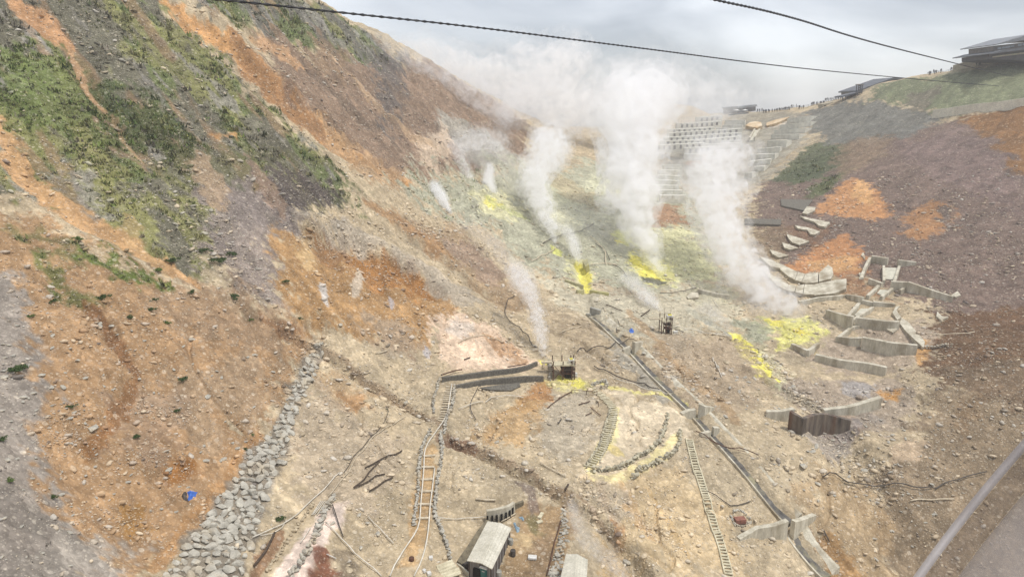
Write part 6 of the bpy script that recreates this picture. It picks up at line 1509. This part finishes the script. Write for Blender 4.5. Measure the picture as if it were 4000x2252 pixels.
def scatter(n, r0, r1, a0=-41, a1=41):
    a = np.radians(RNG.uniform(a0, a1, n)); r = np.exp(RNG.uniform(np.log(r0), np.log(r1), n))
    return r * np.sin(a), r * np.cos(a), r
def rubble(n=95000):
    x, y, r = scatter(n * 3, 46, 300)
    cl = fbm(x / 4.5, y / 4.5, 4, 123, .65); cl2 = fbm(x / 18, y / 18, 3, 131)
    c = soil(x, y)
    green = smooth(0.92, 1.06, c[:, 1] / c[:, 0])
    sl = smooth(2, -32, x + 0.16 * (y - 90))
    dens = np.clip(.42 + cl * 1.3 + cl2 * .6, .03, 1) * (1 - .8 * green) * (1 - .45 * smooth(170, 330, r))
    grey = smooth(1.34, 1.12, c[:, 0] / c[:, 2])
    dens *= .6 + .7 * grey
    calm = bilF(x, y); dens *= np.where(calm < .5, .08, 1)
    k = np.nonzero(RNG.uniform(size=len(x)) < dens)[0][:n]
    x, y, r, c = x[k], y[k], r[k], c[k]
    # stones gathered in the stream bed, below walls and in debris trains
    for line, w, m in (([(1100, 1300), (1260, 1370), (1420, 1490), (1600, 1590), (1700, 1650), (1760, 1720), (1880, 1770), (1990, 1830), (2100, 1880), (2220, 1960), (2330, 2040), (2450, 2160), (2540, 2270)], 1.1, 1500),
                       (Z9((150, 930), (280, 1060), (400, 1200)), 1.6, 350), (Z9((1780, 800), (1860, 880), (1930, 960)), 2.2, 500), (Z9((2150, 1070), (2300, 1150), (2450, 1270)), 1.6, 400), (Z10((870, 120), (1000, 180), (1120, 260)), 2.0, 450),
                       (Z10((1150, 480), (1300, 620), (1450, 760), (1600, 950)), 3.5, 900), (Z1((340, 430), (500, 340), (700, 285)), 1.6, 380), (Z1((860, 640), (1080, 640), (1290, 660)), 1.8, 450), (Z1((640, 1060), (850, 1040), (1050, 1130)), 1.8, 420),
                       (Z1((260, 540), (420, 480), (560, 510)), 1.5, 260), (Z1((1040, 270), (1180, 290), (1330, 320)), 1.3, 260), (Z5((2170, 780), (2330, 880), (2420, 1050)), 2.4, 420), (Z5((900, 800), (1050, 950), (1180, 1060)), 3.0, 420), (Z5((0, 760), (200, 870), (420, 960)), 1.5, 300),
                       (Z4((600, 1130), (700, 1200), (780, 1280)), 1.6, 240), (Zm5((560, 190), (680, 270), (740, 340)), 3.5, 420), (Zm5((1000, 340), (1180, 470), (1300, 560)), 2.5, 300), ([(1150, 900), (1400, 960), (1640, 1090)], 2.5, 420), ([(740, 800), (900, 1050), (1060, 1180)], 5.0, 700)):
        P = spline(hits(line), .5); j = RNG.integers(0, len(P), m); ex = P[j, 0] + RNG.normal(size=m) * w * .6; ey = P[j, 1] + RNG.normal(size=m) * w * .6
        x = np.concatenate([x, ex]); y = np.concatenate([y, ey])
    r = np.hypot(x, y); c = soil(x, y)
    s = r / 666 * (.42 + .62 * RNG.pareto(2.6, len(x)) + .15 * RNG.uniform(size=len(x)))
    s = np.clip(s, .05, np.minimum(.75, r / 666 * 4.2))
    z = H(x, y) + s * .15
    gv = RNG.uniform(.5, .95, len(x))[:, None]
    stone = np.where(RNG.uniform(size=(len(x), 1)) < .5, S(206, 198, 182), S(226, 206, 172))
    stone = np.where(RNG.uniform(size=(len(x), 1)) < .12, S(120, 112, 106), stone)
    mixf = RNG.uniform(.1, .85, (len(x), 1)); colr = (c * 1.15 * (1 - mixf) + stone * mixf) * (.75 + .5 * gv)
    Vs, Fs, Cs = [], [], []; base = 0
    var = RNG.integers(0, 14, len(x))
    for v in range(14):
        m = var == v; q = np.nonzero(m)[0]
        if not len(q): continue
        V0, F0 = ROCKS[1][v]; V0 = V0 * np.array([1.25, 1, .8]); F0 = np.array(F0)
        ang = RNG.uniform(0, 6.283, len(q)); ca, sa = np.cos(ang), np.sin(ang)
        P = np.empty((len(q), len(V0), 3)); sx = s[q][:, None] * RNG.uniform(.8, 1.4, (len(q), 1))
        P[:, :, 0] = (V0[None, :, 0] * ca[:, None] - V0[None, :, 1] * sa[:, None]) * sx + x[q][:, None]
        P[:, :, 1] = (V0[None, :, 0] * sa[:, None] + V0[None, :, 1] * ca[:, None]) * s[q][:, None] + y[q][:, None]
        tl = RNG.uniform(-.35, .35, (len(q), 2))
        P[:, :, 2] = (V0[None, :, 2] + V0[None, :, 0] * tl[:, :1] + V0[None, :, 1] * tl[:, 1:]) * s[q][:, None] + z[q][:, None]
        Vs.append(P.reshape(-1, 3)); Cs.append(np.repeat(colr[q], len(V0), 0))
        Fs.append((F0[None] + (np.arange(len(q)) * len(V0))[:, None, None] + base).reshape(-1, 3)); base += len(q) * len(V0)
    mass('rubble', 'loose grey and tan stones strewn over the slopes and valley floor', np.vstack(Vs), np.vstack(Fs), np.vstack(Cs), attr_mat('loose_stone'))
rubble()
def tufts(name, label, n, pick, hpx, hues, seed):
    x, y, r = scatter(n * 6, 56, 390, -42, 42)
    c = soil(x, y); w = pick(x, y, r, c)
    k = np.nonzero(RNG.uniform(size=len(x)) < w)[0][:n]; x, y, r, c = x[k], y[k], r[k], c[k]; m = len(x); B = 6
    z = H(x, y); h = r / 666 * hpx * np.minimum(.55 + .5 * RNG.pareto(2.4, m), 2.3) * smooth(420, 200, r)
    V = np.empty((m, B, 3, 3)); an = RNG.uniform(0, 6.283, (m, B)); ln = RNG.uniform(.15, .8, (m, B)); wd = h[:, None] * RNG.uniform(.16, .34, (m, B)); hb = h[:, None] * RNG.uniform(.6, 1.1, (m, B))
    ox = RNG.normal(size=(m, B)) * h[:, None] * .45; oy = RNG.normal(size=(m, B)) * h[:, None] * .45
    bx = x[:, None] + ox; by = y[:, None] + oy; bz = z[:, None] - .05
    V[:, :, 0, 0] = bx - np.sin(an) * wd; V[:, :, 0, 1] = by + np.cos(an) * wd; V[:, :, 0, 2] = bz
    V[:, :, 1, 0] = bx + np.sin(an) * wd; V[:, :, 1, 1] = by - np.cos(an) * wd; V[:, :, 1, 2] = bz
    V[:, :, 2, 0] = bx + np.cos(an) * hb * ln; V[:, :, 2, 1] = by + np.sin(an) * hb * ln; V[:, :, 2, 2] = bz + hb
    hue = np.array(hues)[RNG.integers(0, len(hues), m)]
    mixf = RNG.uniform(.25, .85, (m, 1)); cc = (c * (1 - mixf) + hue * mixf) * RNG.uniform(.7, 1.35, (m, 1))
    mass(name, label, V.reshape(-1, 3), np.arange(m * B * 3).reshape(-1, 3), np.repeat(cc, B * 3, 0), attr_mat(name + '_blades', .8))
def grassy(x, y, r, c):
    g = smooth(.90, 1.06, c[:, 1] / c[:, 0]); return g * np.clip(.55 + fbm(x / 6, y / 6, 3, 201) * 1.6, .02, 1) * np.maximum(left_slope(x, y), (x > 120) * 1.0) * (c[:, 0] / c[:, 2] > 1.2)
def twiggy(x, y, r, c):
    g = smooth(.84, .96, c[:, 1] / c[:, 0]) * smooth(.28, .15, c.mean(1)); return g * np.clip(.5 + fbm(x / 5, y / 5, 3, 211) * 1.6, .05, 1) * np.maximum(left_slope(x, y), (x > 125) * .8)
tufts('grass', 'green and olive grass tufts covering the upper slopes', 32000, grassy, 2.3, [S(108, 132, 50), S(140, 142, 70), S(76, 100, 44), S(156, 150, 94)], 1)
tufts('undergrowth', 'grey brown dead shrub twigs covering the dark upper slope', 16000, twiggy, 2.3, [S(112, 104, 92), S(140, 130, 114), S(92, 88, 74), S(112, 114, 70)], 2)
# bushes one can tell apart
def bush_mesh(seed, n=420):
    rg = np.random.default_rng(seed); mb = MB()
    lobes = rg.normal(size=(7, 3)) * np.array([.55, .45, .16]) + np.array([0, 0, .4])
    for _ in range(n):
        L = lobes[rg.integers(0, 7)]; d = rg.normal(size=3); d /= np.linalg.norm(d); d[2] = abs(d[2]) * .8
        p = L + d * rg.uniform(.2, .48); s = rg.uniform(.06, .15); a = rg.normal(size=3); a /= np.linalg.norm(a); b = np.cross(a, d + .01); b /= np.linalg.norm(b)
        mb.add([p - a * s, p + b * s * .6, p + a * s, p - b * s * .6], [(0, 1, 2, 3)])
    return mb
M['leaf'] = rough_mat('bush_leaves', S(78, 104, 44), S(44, 66, 28), 2.5, .8, 0)
M['leaf2'] = rough_mat('bright_bush_leaves', S(112, 136, 48), S(66, 92, 34), 2.5, .8, 0)
BUSH = []
def bush(label, p, rpx, mat='leaf', group=None):
    q = hit(*p); s = rpx * mpp(q)
    if len(BUSH) < 6:
        o = bush_mesh(40 + len(BUSH)).build('bush', M[mat], origin=(0, 0, 0)); BUSH.append(o)
    else:
        o = random.choice(BUSH).copy(); o.data = o.data.copy(); o.data.materials[0] = M[mat]; COL.objects.link(o)
    o.location = (q[0], q[1], ground(q[0], q[1]) - .05 * s); o.scale = (s, s, s * .9); o.rotation_euler.z = random.uniform(0, 6.28)
    tag(o, label, 'bush', group)
for p, r, lb, m in (((900, 1000), 34, 'dense dark green bush beside the grey scree tongue, larger of two', 'leaf'), ((850, 1025), 40, 'spreading green bush below the larger dark bush', 'leaf'), ((800, 985), 32, 'pale green bush on the purple grey scree', 'leaf'),
                    ((672, 1025), 34, 'green bush at the end of the orange landslide', 'leaf'), ((1118, 1105), 24, 'dark green bush on the grey streak beside the bluff', 'leaf'), ((508, 1243), 24, 'round dark bush alone on the debris slope', 'leaf'),
                    ((655, 1265), 22, 'low olive bush near the round dark bush', 'leaf2'), ((400, 1170), 36, 'ragged dark bush above the brown gully', 'leaf'), ((590, 1215), 26, 'spreading bush in the stony band', 'leaf'), ((750, 1145), 22, 'small dark bush on the upper debris slope', 'leaf'),
                    ((605, 1175), 20, 'small bush under the orange landslide tail', 'leaf'), ((915, 1165), 34, 'wide low bush under the grey scree', 'leaf'), ((980, 1252), 17, 'tiny bush on the rim of the debris slope', 'leaf2'), ((1175, 1245), 16, 'small bush at the head of the gully', 'leaf'),
                    ((210, 1180), 24, 'ragged bush on the orange soil by the scree', 'leaf'), ((120, 1240), 24, 'grassy bush at the edge of the scree', 'leaf2'), ((70, 1455), 52, 'big grassy clump on the grey scree', 'leaf'), ((718, 1485), 30, 'bush half buried in pale stones', 'leaf'),
                    ((278, 1590), 24, 'small bush on the orange slope above the stony band', 'leaf'), ((690, 1608), 20, 'small bush behind pale stones, centre of the debris slope', 'leaf'), ((535, 1710), 24, 'dark weeds around a pale boulder', 'leaf'), ((10, 1720), 30, 'dark bush at the edge of the frame on scree', 'leaf'),
                    ((40, 1880), 28, 'olive weeds low on the grey scree', 'leaf2'), ((208, 1945), 26, 'dark bush on the scree above loose grey stones', 'leaf'), ((1095, 2030), 30, 'bright green bush beside the embankment foot', 'leaf'), ((985, 1700), 12, 'small weed against the embankment', 'leaf2'),
                    ((960, 1755), 14, 'narrow weed strip against the embankment', 'leaf'), ((1510, 1600), 8, 'tiny weed by the stream', 'leaf'), ((310, 940), 30, 'bright grass clump in the landslide, upper', 'leaf2'), ((620, 1060), 30, 'bright grass clump at the landslide tail', 'leaf2')):
    bush(lb, p, r * .72, m)
# ------------------------------------------------------------------ steam: each column a cloud of its own
def steam_mat(name, dens, scale, lo=.38, hi=.62, tint=(1, 1, 1), z0=0, z1=1, top=.3):
    m = bpy.data.materials.new(name); m.use_nodes = True; t = m.node_tree; t.nodes.clear()
    o = t.nodes.new('ShaderNodeOutputMaterial'); v = t.nodes.new('ShaderNodeVolumePrincipled'); t.links.new(v.outputs[0], o.inputs['Volume'])
    v.inputs['Color'].default_value = (*tint, 1); v.inputs['Anisotropy'].default_value = .1; v.inputs['Density Attribute'].default_value = ''
    g = t.nodes.new('ShaderNodeNewGeometry'); n = t.nodes.new('ShaderNodeTexNoise'); n.inputs['Scale'].default_value = scale; n.inputs['Detail'].default_value = 6; n.inputs['Roughness'].default_value = .66; n.inputs['Distortion'].default_value = .5
    t.links.new(g.outputs['Position'], n.inputs['Vector'])
    mr = t.nodes.new('ShaderNodeMapRange'); mr.inputs[1].default_value = lo; mr.inputs[2].default_value = hi; mr.inputs[3].default_value = .02; mr.inputs[4].default_value = 1.0; t.links.new(n.outputs['Fac'], mr.inputs[0])
    b = t.nodes.new('ShaderNodeMath'); b.operation = 'MULTIPLY'; t.links.new(mr.outputs[0], b.inputs[0]); b.inputs[1].default_value = dens
    # thins out with height
    sx = t.nodes.new('ShaderNodeSeparateXYZ'); t.links.new(g.outputs['Position'], sx.inputs[0])
    mz = t.nodes.new('ShaderNodeMapRange'); mz.inputs[1].default_value = z0; mz.inputs[2].default_value = z1; mz.inputs[3].default_value = 1.0; mz.inputs[4].default_value = top; t.links.new(sx.outputs['Z'], mz.inputs[0])
    e = t.nodes.new('ShaderNodeMath'); e.operation = 'MULTIPLY'; t.links.new(b.outputs[0], e.inputs[0]); t.links.new(mz.outputs[0], e.inputs[1])
    t.links.new(e.outputs[0], v.inputs['Density'])
    return m
BALL = None
def steam(label, path, dens, seed, name='steam_plume', puffs=5, jit=.55, voxel=None, band=.75, lo=.48, hi=.60, nscale=3.0, start=None):
    """path: (px, py, radius in px, range in m) from the vent upwards"""
    global BALL
    if BALL is None:
        bm = bmesh.new(); bmesh.ops.create_icosphere(bm, subdivisions=2, radius=1); BALL = (np.array([v.co[:] for v in bm.verts]), [tuple(v.index for v in f.verts) for f in bm.faces]); bm.free()
    P = np.array([np.append(at(px, py, t), r * 1.12 * t / FPX) for px, py, r, t in path])
    rm = P[:, 3].mean(); Q = spline(P, max(.4, rm * .45)) if len(P) > 2 else resample(P, max(.4, rm * .45))
    rmx = P[:, 3].max(); rmn = np.median(P[:, 3])
    def body(k, part, dn, nk, top, parent=None):
        rg = np.random.default_rng(seed); mb = MB()
        for q in Q:
            c, r = q[:3], max(q[3], .25)
            mb.add(BALL[0] * r * .72 * k + c, BALL[1])
            for _ in range(puffs):
                d = rg.normal(size=3); d /= np.linalg.norm(d); e = rg.uniform(.6, 1.2); f = rg.uniform(.28, .55)
                mb.add(BALL[0] * r * f * (k if k < 1 else 1.15) + c + d * r * jit * e * (.5 + .5 * k), BALL[1])
        zz = sorted((P[0, 2], P[-1, 2])); zl = zz[0] + (zz[1] - zz[0]) * .45
        m = steam_mat(part + '_vapour', dn, nscale * nk / rmx, lo, hi, (1, 1, 1), zl, zz[1] + rmx, top)
        o = mb.build(part, m, parent, origin=P[0, :3])
        md = o.modifiers.new('merge', 'REMESH'); md.mode = 'VOXEL'; md.voxel_size = max(.2, rmn * .13)
        return o
    t = thing(name, label, 'steam', P[0, :3])
    body(1.3, 'outer_vapour', dens * .5, 1.7, .4, t)
    body(.78, 'dense_core', dens * 1.9, 1.3, .2, t)
    return t
steam('giant white steam column rising in the middle of the sulphur field', [(2600, 1095, 14, 196), (2560, 1010, 45, 200), (2520, 930, 70, 205), (2490, 860, 85, 210), (2480, 780, 110, 214), (2450, 680, 120, 220), (2460, 560, 140, 226), (2460, 470, 160, 232), (2480, 400, 150, 238), (2560, 360, 130, 245)], .38, 1, puffs=7)
steam('broad white steam column rising beside the yellow sulphur bank', [(3150, 1270, 45, 172), (3050, 1200, 80, 176), (2960, 1110, 95, 182), (2880, 1010, 95, 188), (2820, 900, 105, 194), (2790, 780, 120, 200), (2800, 670, 130, 206), (2840, 600, 100, 210)], .30, 2, puffs=7)
steam('tall thin steam column above the sulphur works', [(2128, 1400, 16, 138), (2108, 1290, 34, 140), (2085, 1190, 36, 142), (2050, 1110, 50, 145), (2010, 1050, 44, 150)], .7, 3)
steam('faint steam tail drifting off the tall thin column', [(2000, 1050, 40, 150), (1940, 960, 46, 158), (1890, 920, 40, 164), (1800, 860, 46, 170)], .06, 33)
steam('puffy white steam column behind the bent pipes', [(2172, 960, 12, 205), (2150, 880, 34, 210), (2110, 790, 55, 216), (2085, 700, 66, 222), (2120, 620, 80, 228), (2170, 560, 80, 234), (2120, 530, 60, 240)], .42, 4, puffs=7)
steam('short bright steam jet at the foot of the grey slope', [(1762, 832, 8, 196), (1735, 795, 24, 198), (1708, 755, 34, 200), (1700, 725, 26, 202)], 1.4, 5)
steam('small crisp steam jet with a yellow vent', [(1932, 792, 8, 226), (1922, 750, 24, 228), (1908, 700, 26, 230), (1915, 650, 18, 232)], 1.5, 6)
steam('pale leaning steam jet beside the crisp one', [(1895, 790, 8, 224), (1850, 720, 20, 228), (1810, 650, 28, 232), (1790, 600, 36, 236)], .4, 7)
steam('spreading veil of steam over the two jets', [(1790, 560, 60, 240), (1860, 545, 70, 244), (1930, 540, 70, 248), (1960, 560, 50, 250)], .10, 8)
steam('small grey steam wisp over the smaller works tower', [(2590, 1240, 10, 172), (2555, 1195, 30, 174), (2520, 1150, 36, 178), (2480, 1110, 34, 182), (2440, 1080, 30, 186)], .4, 9)
steam('narrow steam wisp above the sulphur chute', [(2262, 1028, 10, 196), (2250, 980, 26, 198), (2235, 930, 28, 202), (2200, 890, 24, 206)], .55, 10)
steam('low steam puff at the head of the yellow flow', [(2870, 1310, 10, 160), (2840, 1270, 26, 164), (2800, 1230, 36, 168), (2760, 1200, 40, 172)], .12, 11)
steam('thin veil of steam drifting past the pale shed', [(2440, 2280, 40, 80), (2380, 2180, 44, 83), (2280, 2100, 44, 86), (2250, 2020, 40, 90), (2230, 1960, 30, 94)], .25, 12)
steam('steam trailing low over the fourth check dam', [(3280, 1310, 40, 160), (3180, 1290, 60, 164), (3060, 1250, 60, 168), (2960, 1200, 50, 172)], .05, 13)
# drifting banks of vapour behind the columns
steam('rounded white cloud of steam hanging over the far saddle', [(2010, 420, 90, 300), (2110, 380, 130, 310), (2200, 400, 110, 320), (2260, 470, 90, 330), (2330, 400, 100, 330)], .08, 20, name='steam_cloud', puffs=6)
steam('bank of steam hiding the skyline beside the brown ridge', [(1560, 190, 60, 330), (1680, 230, 100, 340), (1830, 300, 130, 350), (1960, 330, 130, 350), (2080, 300, 140, 350), (2200, 250, 150, 350)], .075, 21, name='steam_cloud', puffs=6)
steam('high bank of steam spreading above the giant column', [(2300, 380, 120, 340), (2480, 330, 170, 330), (2640, 330, 180, 320), (2760, 380, 170, 320)], .04, 22, name='steam_cloud', puffs=6)
steam('grey haze of steam over the lattice retaining walls', [(2480, 620, 140, 300), (2600, 560, 170, 310), (2720, 500, 150, 320), (2700, 640, 130, 290)], .010, 23, name='steam_cloud', puffs=6)
steam('white drift of steam spilling over the brow of the brown ridge', [(1400, 130, 50, 262), (1520, 190, 80, 270), (1660, 260, 100, 280), (1800, 330, 110, 290), (1950, 420, 110, 290)], .05, 25, name='steam_cloud', puffs=6)
steam('veil of steam over the pale mineral slope', [(1620, 560, 70, 240), (1760, 580, 90, 236), (1950, 640, 100, 236), (2050, 720, 90, 230)], .022, 24, name='steam_cloud', puffs=5)

steam('low mist clinging to the ground between the giant and the puffy columns', [(1900, 820, 60, 228), (2100, 830, 80, 222), (2300, 860, 90, 216), (2450, 940, 80, 206)], .02, 26, name='steam_cloud', puffs=5)
steam('low mist hugging the head of the yellow sulphur bank', [(2700, 1120, 60, 190), (2860, 1180, 80, 182), (3060, 1260, 90, 172), (3230, 1300, 60, 166)], .03, 27, name='steam_cloud', puffs=5)
# ------------------------------------------------------------------ edge of the gondola window, close to the lens
def window_edge():
    t = thing('window_frame', 'blurred grey rounded edge of the cable car window crossing the lower corner', 'window', at(3800, 2000, .5))
    a, b = np.array(at(4120, 1545, .52)), np.array(at(3440, 2390, .52))
    d = (b - a) / np.linalg.norm(b - a); view = at(3800, 2000, 1.0); view = view / np.linalg.norm(view); out = np.cross(view, d); out /= np.linalg.norm(out)
    if out[0] < 0: out = -out
    def strip(prof, name, mat, alpha):
        n = 24; vs = []; fs = []; k = len(prof)
        for i in range(n):
            f = i / (n - 1); p = a * (1 - f) + b * f + out * (.004 * (2 * f - 1) ** 2)
            for o_, h_ in prof: vs.append(p + out * o_ - view * h_)
        for i in range(n - 1):
            for j in range(k): fs.append((i * k + j, i * k + (j + 1) % k, (i + 1) * k + (j + 1) % k, (i + 1) * k + j))
        fs += [tuple(range(k)), tuple((n - 1) * k + j for j in range(k))]
        b_ = mat.node_tree.nodes['Principled BSDF']; b_.inputs['Alpha'].default_value = alpha        # clear acrylic: the slope shows through
        mb = MB(); mb.add(vs, fs); fix(mb.build(name, mat, t, True))
    arc = lambda o0, o1, h, m: [(o0 + (o1 - o0) * i / m, h * math.sin(math.pi * i / m)) for i in range(m + 1)] + [(o1, -.01), (o0, -.01)]
    strip(arc(.0, .006, .004, 6), 'rubber_seal', rough_mat('pale_window_seal', S(214, 206, 202), S(190, 180, 178), 3, .35, 0), .6)
    strip(arc(.0065, .022, .003, 6), 'groove', rough_mat('brown_window_groove', S(140, 120, 106), S(116, 98, 86), 3, .4, 0), .22)
    strip(arc(.0225, .085, .02, 14), 'moulding', rough_mat('grey_window_moulding', S(196, 184, 176), S(172, 160, 152), 2, .35, 0), .42)
    strip(arc(.0855, .16, .01, 8), 'outer_trim', rough_mat('olive_window_trim', S(112, 96, 76), S(92, 78, 62), 2, .5, 0), .3)
window_edge()

# ------------------------------------------------------------------ air
def haze():
    mb = MB(); zt = max(170.0, 0); lo = np.array([-700, -60, -175]); hi = np.array([800, 1000, 175])
    mb.box((lo + hi) / 2, ((1, 0, 0), (0, 1, 0), (0, 0, 1)), tuple(hi - lo))
    m = bpy.data.materials.new('haze_air'); m.use_nodes = True; t = m.node_tree; t.nodes.clear()
    o = t.nodes.new('ShaderNodeOutputMaterial'); v = t.nodes.new('ShaderNodeVolumePrincipled'); t.links.new(v.outputs[0], o.inputs['Volume'])
    v.inputs['Color'].default_value = (.93, .94, .96, 1); v.inputs['Density'].default_value = HAZE; v.inputs['Anisotropy'].default_value = .2
    b = mb.build('haze', m); tag(b, 'thin pale mountain haze filling the valley', None, None, 'stuff')
HAZE = .00032
if HAZE > 0: haze()
